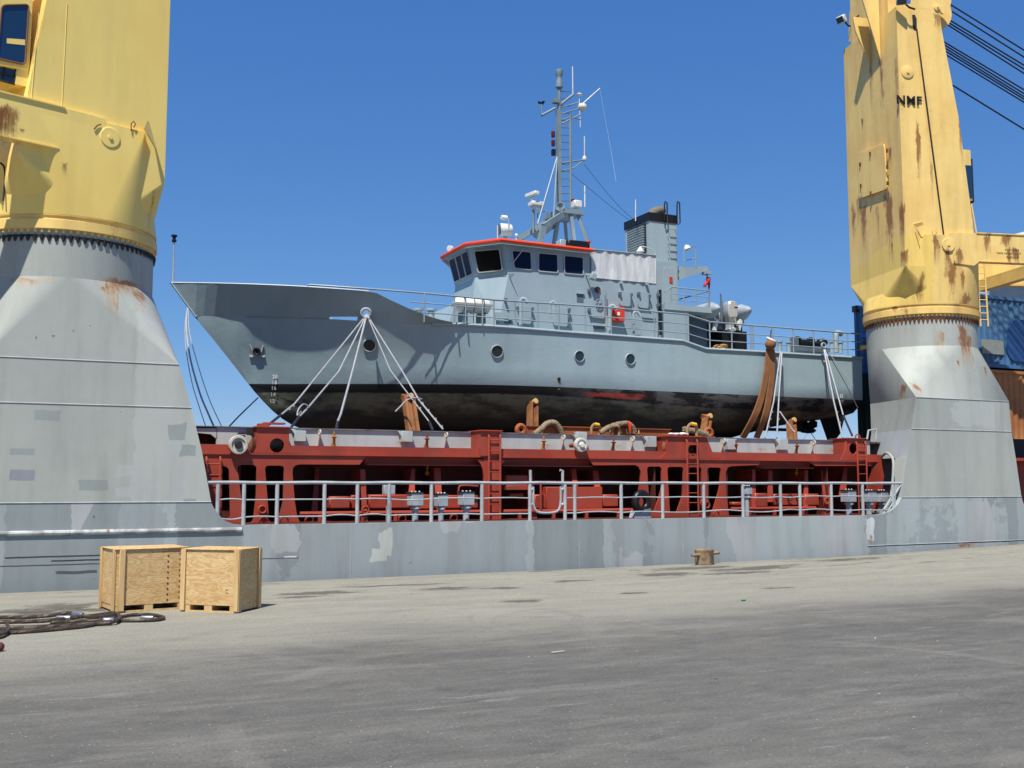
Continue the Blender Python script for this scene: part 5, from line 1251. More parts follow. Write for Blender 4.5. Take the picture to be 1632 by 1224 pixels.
MASTM = paint('mast_grey', C(122,138,146), C(112,128,136), 1.5, .1, .03, 3, .45, .4)
# tripod frame of the mast
zA = hz(890,345,VY).z; xm = hz(893,345,VY).x
m = MB()
for sy in (-1.0, 1.0):
    m2 = MB(); Yp = VY + sy
    pts = [V((hz(836,383,VY).x, Yp, ROOFZ)), V((hz(846,373,VY).x, Yp, hz(846,371,VY).z)), V((hz(886,350,VY).x, VY + sy*.55, zA - .05))]
    for a, b in zip(pts, pts[1:]): m2.beam(a, b, .14, .2)
    m2.build('mast_frame', MASTM, VS, flat=True)
    m2 = MB(); m2.beam(V((xm + .15, VY + sy*.5, zA)), V((xm + .1, VY + sy*1.0, ROOFZ)), .12, .14); m2.build('mast_frame', MASTM, VS, flat=True)
    m2 = MB(); m2.beam(V((xm + .45, VY + sy*.5, zA)), V((xm + .85, VY + sy*.95, ROOFZ + .05)), .10, .12); m2.build('mast_frame', MASTM, VS, flat=True)
m = MB(); m.box2(xm - .35, xm + .62, VY - .65, VY + .65, zA - .02, zA + .14); m.build('mast_platform', MASTM, VS)
m = MB(); m.plate([hz(x,y,VY-.6) for x,y in ((848,372),(868,363),(883,356),(886,362),(872,372),(858,381),(852,378))], (0,.05,0)); m.build('frame_web', VGD, VS)
zm1 = hz(889,176,VY).z
m = MB(); m.box2(xm - .13, xm + .02, VY - .08, VY + .08, zA + .1, zm1); m.build('mast', MASTM, VS)
m = MB(); m.tube([V((xm + .42, VY, zA + .1)), V((xm + .42, VY, zm1 - .1))], .055, 8); m.build('mast_leg', MASTM, VS)
for k_ in range(17):
    m = MB(); z = zA + .3 + k_ * .27; m.tube([V((xm, VY, z)), V((xm + .42, VY, z + .06))], .018, 5); m.build('mast_rung', VGD, VS)
zt0 = hz(889,140,VY).z; zt1 = hz(889,116,VY).z
m = MB(); m.tube([V((xm - .02, VY, zm1 - .1)), V((xm - .02, VY, zt0))], .07, 8); m.lathe(V((xm - .02, VY, zt0)), (0,0,1), [(.11,0),(.135,.02),(.13,.2),(.095,.35),(.095,.42),(.135,.5),(.135,.66),(.11,.68),(.02,.68)], 14); m.build('mast_top', MASTM, VS)
for px in (857, 882):
    m = MB(); a = hz(px, 357 if px < 870 else 349, VY - .7); b = hz(888, 250, VY); m.tube([a, b], .03, 8); m.build('mast_stay', MASTM, VS)
def mtube(pts, r, name, mat=MASTM, Y=VY, n=6):
    m = MB(); m.tube([hz(x, y, Y) for x, y in pts], r, n); return m.build(name, mat, VS)
mtube(((863,184),(889,170),(913,151)), .05, 'mast_yard'); mtube(((913,152),(912.5,106)), .022, 'whip_antenna', WHITE); mtube(((893,172),(922,163)), .025, 'mast_brace'); mtube(((893,182),(924,173)), .025, 'mast_brace'); mtube(((893,198),(924,183)), .03, 'mast_brace'); mtube(((893,192),(910,186),(925,190)), .025, 'mast_brace')
mtube(((929,165),(956,141)), .025, 'antenna_arm', WHITE); mtube(((923,152),(925,203)), .015, 'whip_antenna', WHITE); mtube(((894,260),(930,255)), .03, 'mast_brace'); mtube(((894,272),(914,268),(930,256)), .025, 'mast_brace')
mtube(((931.5,256),(931.5,217)), .02, 'whip_antenna', WHITE); mtube(((932,330),(932,296)), .025, 'whip_antenna', WHITE)
m = MB(); p = hz(928,170,VY); m.ball(p, .17, 16, 8, (1,1,.75)); m.lathe(p, (0,0,-1), [(.17,0),(.17,.05),(.05,.08),(.05,.2)], 14); m.build('dome_antenna', paint('dome_cream', C(216,212,186), C(206,202,178), 3, .1, .02, 5, .4, .4), VS)
m = MB(); p = hz(923.5,151,VY); m.lathe(p, (0,0,1), [(.03,-.06),(.10,0),(.10,.03),(.03,.07)], 12); m.build('gps_dome', WHITE, VS)
m = MB(); p = hz(931.5,254,VY); m.lathe(p, (0,0,1), [(.08,-.02),(.08,.06),(.04,.13)], 10); m.build('antenna_base', WHITE, VS)
mtube(((864,186),(863,166)), .025, 'vane_post'); m = MB(); p = hz(862,164,VY); m.box(p, (.22,.03,.08)); m.box(p + V((.1,0,.05)), (.08,.08,.05)); m.build('wind_vane', BLK, VS)
for py in (214, 228):
    m = MB(); p = hz(881.5, py, VY); m.lathe(p, (0,0,1), [(.06,-.11),(.07,-.09),(.07,.09),(.055,.11)], 12); m.build('mast_lamp', flat('lamp_red', C(96,26,22), .3, 0, .2), VS)
m = MB(); p = hz(882, 243, VY); m.box(p, (.12,.12,.22)); m.build('mast_lamp', BLK, VS)
m = MB(); p = hz(885,161,VY); m.box(p, (.22,.2,.16)); m.build('mast_box', MASTM, VS)
m = MB(); p = hz(919,326,VY - .3); m.box(p, (.32,.3,.26)); m.build('camera_pod', WHITE, VS, bevel=.03)
m = MB(); p = hz(913,322,VY-.2); m.lathe(p, (0,0,1), [(.06,-.1),(.07,.1)], 10); m.build('mast_lamp', flat('lamp_red2', C(110,30,26), .3, 0, .2), VS)
m = MB(); p = hz(893,330,VY - .55); m.lathe(p, (-.5,-.8,.1), [(.03,-.4),(.04,-.2),(.08,-.05),(.16,.06),(.14,.06),(.02,-.05)], 14); m.build('horn', MASTM, VS)
# radar on its own post
mtube(((850,372),(850,335)), .05, 'radar_post'); mtube(((856,370),(857,340),(872,336),(877,352)), .02, 'radar_rail', VRAIL)
m = MB(); p = hz(855,326,VY); m.box(p, (.5,.4,.16)); m.box(p + V((0,0,-.12)), (.3,.3,.12)); o = m.build('radar', WHITE, VS, bevel=.03)
m = MB(); p = hz(848,310,VY); m.box(p, (.2,.62,.14), Matrix.Rotation(.2, 3, 'Z')); m.tube([p, p - V((0,0,.3))], .05, 6); m.build('radar_scanner', WHITE, o, bevel=.03)
# wire aerials
for pts in (((931,262),(980,322),(1012,352)), ((905,272),(975,330),(1012,357)), ((956,142),(972,230),(982,290))):
    m = MB(); a, b = hz(*pts[0], VY), hz(*pts[-1], 32.3); mid_ = hz(*pts[1], VY - .4); m.tube(catmull([a, mid_, b], 5), .008 if pts[0][0] < 950 else .005, 4); m.build('wire_aerial', DARK if pts[0][0] < 950 else RAILM, VS)
mtube(((1013,352),(1013,318)), .02, 'whip_antenna', WHITE, 32.2)
# ------------------------------------------------------------------ plywood crates on the quay
PLY = NT('plywood'); X, Y, Z = PLY.pos()
_w = PLY.noise(1.0, PLY.map((2.0, 2.0, 6.4)), 3, .45); _f2 = PLY.noise(1.0, PLY.map((8, 8, 60)), 3)
_g = PLY.m('FRACT', PLY.m('MULTIPLY', _w, 11.0)); _g = PLY.m('MULTIPLY', PLY.ss(_g, .15, .8), PLY.m('SUBTRACT', 1.0, PLY.ss(_g, .86, .98)))
_c = PLY.mix(PLY.ss(_w, .38, .62), C(204,172,120,.95), C(214,186,136,.95)); _c = PLY.mix(PLY.m('MULTIPLY', _g, .5), _c, C(170,124,72,.9)); _c = PLY.mix(PLY.m('MULTIPLY', PLY.ss(_f2, .4, .7), .25), _c, C(176,138,88,.9))
_k = PLY.n('ShaderNodeTexVoronoi', feature='F1'); _k.inputs['Scale'].default_value = 3.4; PLY.t.links.new(PLY.map((1,1,1.6)), _k.inputs['Vector']); _c = PLY.mix(PLY.m('SUBTRACT', 1.0, PLY.ss(_k.outputs[0], .045, .09)), _c, C(120,74,38,.8))
PLYM = PLY.fin(_c, .65, 0, .25)
PINE = NT('pine'); _w = PINE.noise(1.0, PINE.map((14, 14, 1.2)), 4); PINEM = PINE.fin(PINE.mix(PINE.ss(_w, .35, .7), C(208,178,128,.95), C(190,154,102,.95)), .65, 0, .25)
NAILH = flat('nail_hole', C(86,56,34), .8)
def crate(label, loc, rz, W, D, H, batten_x, base_gaps):
    K = thing('wooden_crate', label, 'crate', loc, rz, 'plywood crates on the quay')
    B = dict(parent=K, local=True); b0 = .115
    m = MB(); m.box2(-W/2 + .02, W/2 - .02, -D/2 + .02, D/2 - .02, b0, H - .015); m.build('panels', PLYM, bevel=.004, **B)
    m = MB(); m.box2(-W/2 - .005, W/2 + .005, -D/2 - .005, D/2 + .005, H - .015, H); m.build('lid', PLYM, bevel=.003, **B)
    for x in batten_x:
        m = MB(); x *= W/2; m.box2(x - .045, x + .045, -D/2 - .018, -D/2 + .02, .03, H - .016); m.build('batten', PINEM, bevel=.004, **B)
    for y in (-D/2 + .05, D/2 - .045):
        for sx in (-1, 1):
            m = MB(); m.box2(sx*(W/2 - .02), sx*(W/2 + .018), y - .045, y + .045, .02, H - .016); m.build('batten', PINEM, bevel=.004, **B)
    # skid base: bottom rail, blocks and fork pockets
    for sy in (-1, 1):
        m = MB(); y0 = sy * (D/2 - .02); m.box2(-W/2 + .01, W/2 - .01, min(y0, y0 - sy*.02), max(y0, y0 - sy*.02), 0, .03)
        m.build('skid', PINEM, **B)
    for x in (-W/2 + .10, -.03, W/2 - .09):
        m = MB(); m.box2(x - .07, x + .07, -D/2 + .025, D/2 - .025, .03, b0); m.build('skid_block', PINEM, **B)
    return K, B
K, B = crate('plywood crate farther left, seen square on with a row of dark knots down its panel', (2.07, 19.45, 0), math.radians(9), 1.22, .95, 1.045, (-.80, ), 0)
for i in range(9):
    for dx in (.27, .47):
        m = MB(); m.lathe((dx * 1.0, -.457, .17 + i * .092 + (.03 if dx > .3 else 0)), (0,-1,0), [(.016,0),(.016,.0035)], 8); m.build('screw_mark', NAILH, **B)
K, B = crate('plywood crate on the right with its shaded side showing, turned cornerwise to the ship', (3.235, 18.66, 0), math.radians(-39.5), 1.06, .78, 1.04, (-.93, .93), 0)
m = MB(); m.lathe((.02, -.372, .57), (0,-1,0), [(.012,0),(.012,.004)], 8); m.build('screw_mark', WHITE, **B)

# ------------------------------------------------------------------ wire rope slings and shackle pin on the quay
WR = NT('wire_rope'); X, Y, Z = WR.pos()
_tc = WR.n('ShaderNodeUVMap') if False else None
_n = WR.noise(60, detail=3); WRM = WR.fin(WR.mix(WR.ss(_n, .35, .7), C(96,84,72,.9), C(52,44,38,.9)), .55, .4, .4)
ALU = flat('aluminium', C(150,154,160), .4, .8, .3)
ALU2 = ALU
def strand_rope(mb, pts, r, n_str=6, lay=.16):       # helical strands along a path so the lay shows
    pts = catmull(pts, 10); L = 0; T = []
    for i, p in enumerate(pts):
        d = (pts[min(i+1, len(pts)-1)] - pts[max(i-1,0)]).normalized(); T.append(d)
    # resample
    out = []; step = lay / 7; acc = 0; prev = pts[0]; out.append((pts[0], T[0]))
    for p, d in zip(pts[1:], T[1:]):
        seg = (p - prev).length; k = max(1, int(seg / step))
        for j in range(1, k + 1): out.append((prev.lerp(p, j / k), d))
        prev = p
    s = 0; last = out[0][0]; paths = [[] for _ in range(n_str)]
    for p, d in out:
        s += (p - last).length; last = p
        u = d.cross(V((0,0,1)));
        if u.length < 1e-3: u = V((1,0,0))
        u.normalize(); w_ = u.cross(d)
        for k in range(n_str):
            a = 2*PI*(k / n_str + s / lay); paths[k].append(p + (u * math.cos(a) + w_ * math.sin(a)) * r * .62)
    for q_ in paths: mb.tube(q_, r * .44, 5)
    mb.tube([p for p, _ in out][::2], r * .5, 5)
def sling(label, paths, ferrules, r=.033):
    c = gz(*paths[0][0][:2]); K = thing('wire_rope_sling', label, 'wire sling', (c.x, c.y, 0), 0, 'wire rope slings on the quay')
    for pth in paths:
        m = MB(); strand_rope(m, [gz(x, y, h) + V((0,0,0)) for x, y, h in pth], r); m.build('rope', WRM, K, smooth=60)
    for (a, b, h) in ferrules:
        m = MB(); p, q_ = gz(*a, h), gz(*b, h); m.tube([p, p.lerp(q_, .08), p.lerp(q_, .92), q_], [r*1.0, r*1.25, r*1.25, r*1.0], 12); m.build('ferrule', ALU, K)
sling('thick brown wire sling with a bright ferrule in its middle and a looped eye', [[(-40,1003,.03),(20,1002,.03),(75,999,.03),(130,995,.03),(170,993,.04),(186,988,.06),(190,982,.06),(180,977,.07),(150,981,.06),(110,985,.06),(60,990,.06),(-40,992,.06)]], [((90,985),(113,985),.065)])
sling('uppermost wire sling of the bundle, with a small white wrapped splice', [[(-40,983,.04),(30,984,.05),(80,981,.07),(108,977,.10),(122,980,.09),(150,984,.07),(178,981,.05),(188,979,.03)]], [((116,978.5),(132,980),.10)])
sling('wire sling whose long eye reaches out farthest right, nearest the crates', [[(80,992,.03),(150,989,.03),(200,989,.03),(240,988.5,.03),(258,986,.03),(259,983,.03),(240,979.5,.03),(215,979.5,.03),(190,983,.03),(160,987,.04)]], [((224,984.5),(245,984.5),.03)], .028)
sling('lowest wire sling of the bundle, running along its near edge', [[(-40,1009,.03),(10,1008,.03),(60,1005,.03),(105,1001,.03),(140,997,.03),(165,991,.03)]], [((164,988.5),(182,988),.075)])
sling('dark wire loop at the left end of the sling bundle', [[(-40,1012,.05),(-5,1012,.05),(12,1005,.06),(12,996,.08),(4,992,.09),(-40,993,.09)], [(-40,1021,.02),(0,1016,.02),(14,1006,.03)]], [], .024)
K = thing('shackle', 'red brown shackle end lying on the quay at the left edge', 'shackle', tuple(gz(-5,1030)))
m = MB(); a = gz(-30,1031,.06); b = gz(5,1031,.06); m.tube([a, b.lerp(a,.1), b], [.055,.06,.04], 12); m.build('shackle_pin', flat('shackle_red', C(96,52,48), .6), K)
m = MB(); m.torus(a, (1,0,0), .14, .045, 18, 8); m.build('shackle_bow', flat('shackle_red2', C(96,52,48), .6), K)

# ------------------------------------------------------------------ quay bollard
bz = quay_height(18.3, 23.0); k_ = px2m(1122, 22.9); c = at(1122.5, 888, 22.95); c.z = bz
K = thing('mooring_bollard', 'stubby rusty bollard with a cross bar on the quay edge', 'bollard', tuple(c))
BOLM = paint('bollard_rust', C(150,128,100), C(120,94,74), 6.0, .4, .35, 14.0, .8, .2, chips=.5)
r_ = 15 * k_
m = MB(); m.lathe((0,0,-.02), (0,0,1), [(r_*.98,0),(r_,.05),(r_*.97,.30),(r_*1.0,.33),(r_*1.0,.365),(r_*.94,.38),(r_*.5,.395),(.01,.40)], 28); m.build('post', BOLM, K, local=True)
m = MB(); m.tube([(-26*k_*1.15, -.16, .22), (0, -.02, .235), (30*k_*1.1, .12, .25)], .042, 10); m.build('cross_bar', BOLM, K, local=True)

# ------------------------------------------------------------------ small litter on the quay
LIT = [((889,1040), 'pale strip of wood lying flat on the grey asphalt', (.22,.03,.012), C(186,182,172), 'wood_strip', 'wood strip'),
       ((1185,958), 'small green scrap lying on the concrete', (.10,.05,.02), C(40,120,90), 'plastic_scrap', 'scrap'),
       ((1395,1018), 'small white pebble lying on the asphalt, right of the middle', (.028,.025,.016), C(214,212,204), 'pebble', 'pebble')]
for (px, label, sz, col_, nm, cat_) in LIT:
    p = gz(*px); m = MB()
    if nm == 'pebble': m.ball((0,0,sz[2]/2), sz[0]/2, 8, 6, (1,.8,.6))
    else: m.plate([(-sz[0]/2,-sz[1]/2,.004),(sz[0]*.45,-sz[1]*.4,.004),(sz[0]/2,sz[1]*.3,.004),(-sz[0]*.4,sz[1]/2,.004)], (0,0,sz[2]))
    o = m.build(nm, flat(nm + '_paint', col_, .7), None); o.location = p; o.rotation_euler = (0,0,.2); tag(o, label, cat_)

# ------------------------------------------------------------------ containers behind and aft
def corrug(mb, x0, x1, z0, z1, Y, pitch=.28, d=.04):
    n = int((x1 - x0) / pitch); pts = []
    for i in range(n):
        a = x0 + (x1 - x0) * i / n; p_ = (x1 - x0) / n
        pts += [(a, Y), (a + p_*.3, Y), (a + p_*.5, Y + d), (a + p_*.8, Y + d)]
    pts.append((x1, Y))
    mb.loft([[V((x, y, z0)) for x, y in pts], [V((x, y, z1)) for x, y in pts]], closed=False)
def corrug_end(mb, y0, y1, z0, z1, Xp, pitch=.28, d=.04):
    n = int((y1 - y0) / pitch); pts = []
    for i in range(n):
        a = y0 + (y1 - y0) * i / n; p_ = (y1 - y0) / n
        pts += [(Xp, a), (Xp, a + p_*.3), (Xp + d, a + p_*.5), (Xp + d, a + p_*.8)]
    pts.append((Xp, y1))
    mb.loft([[V((x, y, z0)) for x, y in pts], [V((x, y, z1)) for x, y in pts]], closed=False)
def container(label, x0, x1, y0, y1, z0, z1, mat, frame=None):
    K = thing('shipping_container', label, 'container', (x0, y0, z0), 0, 'shipping containers aft')
    m = MB(); corrug(m, x0 + .12, x1 - .12, z0 + .12, z1 - .1, y0 + .03); corrug_end(m, y0 + .12, y1 - .12, z0 + .12, z1 - .1, x0 + .03); m.box2(x0 + .1, x1 - .1, y0 + .1, y1 - .1, z0 + .05, z1 - .04)
    m.build('side_wall', mat, K, flat=True)
    for (a, b, c_, d) in ((x0, x0+.13, y0, y0+.13), (x1-.13, x1, y0, y0+.13), (x0, x0+.13, y1-.13, y1)):
        m = MB(); m.box2(a, b, c_, d, z0, z1); m.build('corner_post', frame or mat, K)
    for z, h in ((z0 + .001, .13), (z1 - .111, .11)):
        m = MB(); m.box2(x0 + .132, x1 - .132, y0 + .001, y0 + .07, z, z + h); m.build('side_rail', frame or mat, K)
        m = MB(); m.box2(x0 + .001, x0 + .07, y0 + .132, y1 - .132, z, z + h); m.build('end_rail', frame or mat, K)
    return K
CB = paint('container_blue', C(58,100,140), C(50,90,130), .8, .2, .05, 3, .5, .35)
CBD = paint('container_blue_shaded', C(70,110,150), C(60,98,138), .8, .2, .05, 3, .5, .35)  # light blue container, muted: the crane's shade is put into the colour
CG = paint('container_green', C(32,64,62), C(28,56,54), .8, .2, .05, 3, .5, .35)
CBR = paint('container_ochre', C(172,118,72), C(154,98,58), .7, .3, .2, 3, .55, .3)
x0 = at(1362,540,31.4).x; za, zb_ = at(1365,490,31.4).z, at(1365,599,31.4).z
K = container('blue container with a yellow plate stacked on the dark green one beside the pedestal', x0, x0 + 6.06, 29.0, 31.4, zb_ + .06, za, CB)
def endpt(x, y): r = ray(x, y); t_ = (x0 - .012) / r[0]; return V((x0 - .012, r[1] * t_, EYE + r[2] * t_))
for (y0_, y1_, col_, nm) in ((529,539,C(24,86,170),'blue_decal'),(543,547,C(26,50,110),'dark_stripe'),(549,558,C(232,172,40),'yellow_plate'),(562,566,C(30,60,130),'dark_stripe')):
    a = endpt(1371,y1_); b = endpt(1386,y0_); m = MB(); m.box2(x0 - .02, x0 + .06, b.y, a.y, a.z, b.z); m.build(nm, flat(nm, col_, .5), K)
m = MB(); m.box2(x0 - .05, x0 + .3, 31.2, 31.45, za - .2, za + .04); m.build('corner_casting', DARK, K)
container('dark green container under the blue one, hard behind the patrol ship', x0 + .03, x0 + 6.06, 29.0, 31.4, 3.47, zb_ - .06, CG)
m = MB(); m.box2(x0 + .0, x0 + 6, 29.1, 31.3, zb_ - .058, zb_ + .058); o = m.build('twist_lock', DARK, None); 
o.parent = K; o.location = -V(K['_o']); 
X2 = 30.2; Y2 = 27.8
zt_ = at(1563,469,Y2).z; zm_ = at(1565,586,Y2).z; zb2_ = at(1632,705,Y2).z
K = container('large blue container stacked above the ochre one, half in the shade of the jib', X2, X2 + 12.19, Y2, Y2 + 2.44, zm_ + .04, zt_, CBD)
m = MB(); a = at(1566,563,Y2-.02); b = at(1600,545,Y2-.02); m.box2(a.x, b.x, Y2 - .01, Y2 + .03, a.z, b.z + .05); m.build('grey_panel', flat('panel_grey', C(132,140,136), .6), K)
m = MB(); a = at(1604,575,Y2); b = at(1632,510,Y2); m.plate(rpoly([V((a.x,Y2-.01,a.z)),V((b.x+.6,Y2-.01,a.z)),V((b.x+.6,Y2-.01,b.z)),V((a.x+.2,Y2-.01,b.z))],.6,8), (0,.04,0)); m.build('dark_patch', flat('patch_navy', C(36,76,132), .5), K)  # rounded navy patch on the container side
container('ochre brown corrugated container beneath the large blue one', X2, X2 + 12.19, Y2, Y2 + 2.44, zb2_, zm_ - .04, CBR)

# ------------------------------------------------------------------ what holds the patrol ship up
SUPM = paint('support_ochre', C(140,92,54), C(116,76,48), 1.5, .3, .25, 4.0, .6, .3)
def support(label, pts_lo, pts_hi, Y0, Y1, wpx):
    a = at(*pts_lo, Y0); b = at(*pts_hi, Y1); wd = wpx * px2m(pts_lo[0], Y0)
    a = V((a.x, Y0, min(a.z, 3.46)));  a.z = 3.454
    K = thing('shoring_post', label, 'shoring post', tuple(a), 0, 'shoring posts under the patrol ship')
    d = (b - a).normalized(); sx = V((1,0,0)); s_ = d.cross(V((0,-1,0))).normalized()
    m = MB()
    for k_ in (-1, 1): m.beam(a + s_*k_*wd*.36, b + s_*k_*wd*.36, wd*.28, .24, (0,-1,0))
    m.beam(a + V((0,.04,0)), b + V((0,.04,0)), wd*.5, .08, (0,-1,0)); m.build('post', SUPM, K)
    m = MB(); m.box(a + V((0,0,.03)), (wd*1.8, .5, .05)); m.build('foot_plate', SUPM, K)
    m = MB(); m.box(b + V((0,.05,.05)), (wd*1.0,.3,.16), Matrix.Rotation(.4,3,'X')); m.build('head_block', flat('head_wood', C(120,70,36), .8), K)
    m = MB(); m.lathe(b + V((.03,-.12,.1)), (.2,-1,.3), [(.08,-.1),(.09,0),(.09,.05),(.02,.06)], 12); m.build('end_cap', flat('cap_tan', C(206,160,110), .6), K)
support('leaning ochre post nearest the bow, under the bow lashings', (660,690), (651,637), 29.6, 30.6, 19)
support('upright ochre double post beside the red ladder tower', (848,692), (849,645), 29.4, 30.4, 15)
support('dark rusty post behind the red tower with the round hole, its cap lit', (1120,696), (1127,668), 29.0, 30.0, 12)
support('short rusty post near the screw, beside the pale lashings', (1263,699), (1261,674), 29.4, 30.4, 14)
# spreader beam with worn letters
BM = paint('beam_ochre', C(166,88,48), C(146,74,42), 1.0, .3, .2, 4, .6, .3)
a = at(840,689,27.4); b = at(1068,689,27.4)
zt_b, zl_b = at(950,682.5,27.4).z, 3.454
K = thing('spreader_beam', 'long rust red spreader beam with worn pale letters lying along the hatch', 'spreader beam', ((a.x+b.x)/2, 27.5, zl_b))
m = MB(); m.box2(a.x, b.x, 27.4, 27.7, zl_b, zt_b); m.build('beam', BM, K, bevel=.01)
m = MB(); m.box2(a.x - .02, b.x + .02, 27.36, 27.74, zt_b + .002, zt_b + .03); m.build('beam_flange', BM, K)
for ch, px in (('C',975),('A',988),('L',1000),('L',1006),('I',1018)):
    p = at(px, 687.6, 27.38); text_part('beam_letter', ch, .22, Matrix.Translation(p - V(K['_o'])) @ Matrix.Rotation(PI/2,4,'X'), flat('letter_yellow', C(240,206,130), .6, 0, .05), K, .004, 1, .004)
def rope_coil(label, pts, r, Y, name='thick_rope', cat='rope', mat=None, group='heavy lifting gear on the hatch'):
    P_ = [at(x, y, Y + dy) for x, y, dy in pts]; K = thing(name, label, cat, tuple(P_[0]), 0, group)
    m = MB(); strand_rope(m, P_, r, 6, .22); m.build('rope', mat or ROPE_B, K, smooth=60); return K
ROPE_B = flat('rope_brown', C(138,120,96), .7, 0, .4, .3, 12)
rope_coil('thick brown sling arched over the beam beside the double post', [(852,692,0),(862,684,0),(872,675,.1),(884,674,.1),(892,683,.1),(897,694,.1)], .085, 27.2)
rope_coil('thick brown sling arched over the beam with an orange rag tied to it', [(957,690,0),(970,681,0),(986,676,.1),(1000,675,.1),(1008,681,.1),(1012,690,.1)], .080, 27.2)
K = thing('rag', 'orange rag knotted round the arched brown sling', 'rag', tuple(at(1003,676,27.05)))
m = MB(); m.tube([at(1000,672,27.05), at(1003,676,27.03), at(1004.5,690,27.05)], [.05,.06,.03], 8); m.build('cloth', ORANGE, K)
def shackle(label, px, py, r, Y, tip):
    p = at(px, py, Y); K = thing('shackle', label, 'shackle', tuple(p), 0, 'heavy lifting gear on the hatch')
    m = MB(); pts = [p + V((-r,0,-r)), p + V((-r*.9,0,r*.3)), p + V((-r*.3,-.03,r)), p + V((r*.6,-.05,r*.8)), p + V((r*.9,0,-.2*r)), p + V((r*.9,0,-r*1.2))]
    m.tube(catmull(pts, 5), .045, 8); m.build('shackle_bow', flat('shackle_tan', C(150,120,86), .6), K)
    if tip:
        m = MB(); m.tube([p + V((-r*.3,-.04,r*1.02)), p + V((r*.6,-.06,r*.85))], .052, 8); m.build('painted_tip', flat('tip_yellow', C(226,178,40), .5), K)
shackle('small shackle with a yellow tip on the beam left of the letters', 949, 684, .14, 27.25, True); shackle('tan shackle hanging over the beam at its first letter', 981, 686, .13, 27.25, False); shackle('yellow tipped shackle on top of the red tower with the round hole', 1103, 685, .17, 25.6, True)
def lug(label, px, py, Y):
    p = at(px, py, Y); K = thing('pad_eye', label, 'pad eye', tuple(p), 0, 'heavy lifting gear on the hatch')
    m = MB(); m.torus(p, (0,1,0), .12, .07, 20, 8); m.build('ring', BM, K); m = MB(); m.box(p + V((.0,0,-.18)), (.42,.1,.16)); m.build('base', BM, K); return K
lug('rust red round lug left of the double post', 830, 685, 27.2); lug('rust red round lug at the right end of the spreader beam', 1129, 690, 26.6)
K = rope_coil('tan bunch of slings lying beside the round lug on the red tower', [(1090,684,0),(1100,686,0),(1112,688,.1),(1126,692,.1)], .09, 25.8)
K = thing('rag', 'white crumpled rag on top of the red tower', 'rag', tuple(at(1082,690,25.5)))
m = MB()
for i in range(6): m.ball(at(1070 + i*4.5, 691.5 + .8*(i % 2), 25.4 + .04*i), .062 + .02*(i % 3 == 1), 9, 6, (1.7,1.2,.55))
m.build('cloth', WHITE, K)
K = thing('wooden_plank', 'thin plank lying flat across the hatch left of the spreader beam', 'plank', tuple(at(700,690,26.4))) if False else None

# ------------------------------------------------------------------ lashings
LM = flat('lashing_steel', C(176,178,180), .4, .3, .25)
LD = flat('lashing_dark', C(44,46,54), .5, .2, .2)
def wire(label, pts, r=.022, mat=None, name='lashing_wire', cat='lashing wire', group='lashing wires of the patrol ship', clips=(), tail=None, loop=None):
    P_ = [p if isinstance(p, Vector) else at(*p) for p in pts]
    K = thing(name, label, cat, tuple(P_[-1]), 0, group)
    m = MB(); m.tube(P_, r, 6); m.build('wire', mat or LM, K)
    for u in clips:
        p = P_[-2].lerp(P_[-1], u); m = MB(); m.box(p + V((.02,0,.0)), (.07,.05,.05)); m.build('wire_clip', LM, K)
    if tail:
        m = MB(); m.tube([P_[-1], at(*tail)], .035, 6); m.build('shackle_link', LD, K)
    if loop:
        m = MB(); m.tube(catmull([at(*q_) for q_ in loop], 5), r*.8, 6); m.build('wire_end', LM, K)
    return K
YA = 27.6
ckp = CHOCK + V((0,-.08,-.06))
wire('bow lashing that slopes farthest left, dark at its lower end', [ckp, (470,643,28.4), (448,661,27.6)], .024, tail=(428,677,26.2), clips=(.2,.5))
wire('second bow lashing from the left with a looped wire end', [ckp, (540,592,29.0), (489,652,27.4), (477,664,26.6)], .024, tail=(464,681,25.8), loop=((492,648,27.4),(484,644,27.3),(476,652,27.1),(474,662,27.0),(480,656,26.9)))
wire('middle bow lashing running steeply down to the coaming', [ckp, (562,590,29.0), (543,660,26.8), (538,672,26.2)], .03, tail=(536,684,25.75))
wire('fourth bow lashing, thin and running down to the right', [ckp, (622,590,29.0), (684,672,26.4)], .018, tail=(690,686,25.75), clips=(.5,.75))
wire('rightmost bow lashing with wire clips and a curled end', [ckp, (640,590,29.0), (668,638,27.6), (706,684,25.8)], .024, clips=(.1,.35,.65,.9), loop=((672,636,27.5),(660,634,27.4),(648,638,27.3),(638,648,27.2),(630,656,27.2)))
wire('dark stay from the bow down to the coaming at the left', [(411,634,32.6), (380,664,28.5), (364,681,26.4)], .02, LD)
s1 = at(1244,561,29.85)
wire('left wire of the pair beside the brown slings', [s1, (1233,640,28.6), (1219,698,26.4)], .026, clips=(.3,.5,.7,.85)); wire('right wire of the pair beside the brown slings', [s1 + V((.06,0,0)), (1241,640,28.6), (1238,698,26.4)], .026, clips=(.3,.5,.7,.85), loop=((1243,656,28.3),(1254,672,28.0),(1264,686,27.8),(1268,689,27.7)))
s2 = at(1313,556,29.85)
wire('aft lashing with clips at the lower end, left of its pair', [s2, (1329,640,28.6), (1343,698,26.2)], .028, clips=(.3,.6,.8)); wire('aft lashing ending in a dark turnbuckle', [s2 + V((.05,0,0)), (1344,662,28.0)], .024, tail=(1358,694,26.2))
wire('thin aft wire slanting down to the container', [s2 + V((.1,0,0)), (1364,621,29.2)], .014); wire('dark aft wire slanting steeply behind the lashings', [s2 + V((.08,0,0)), (1348,612,29.3), (1367,650,28.8)], .014, LD)
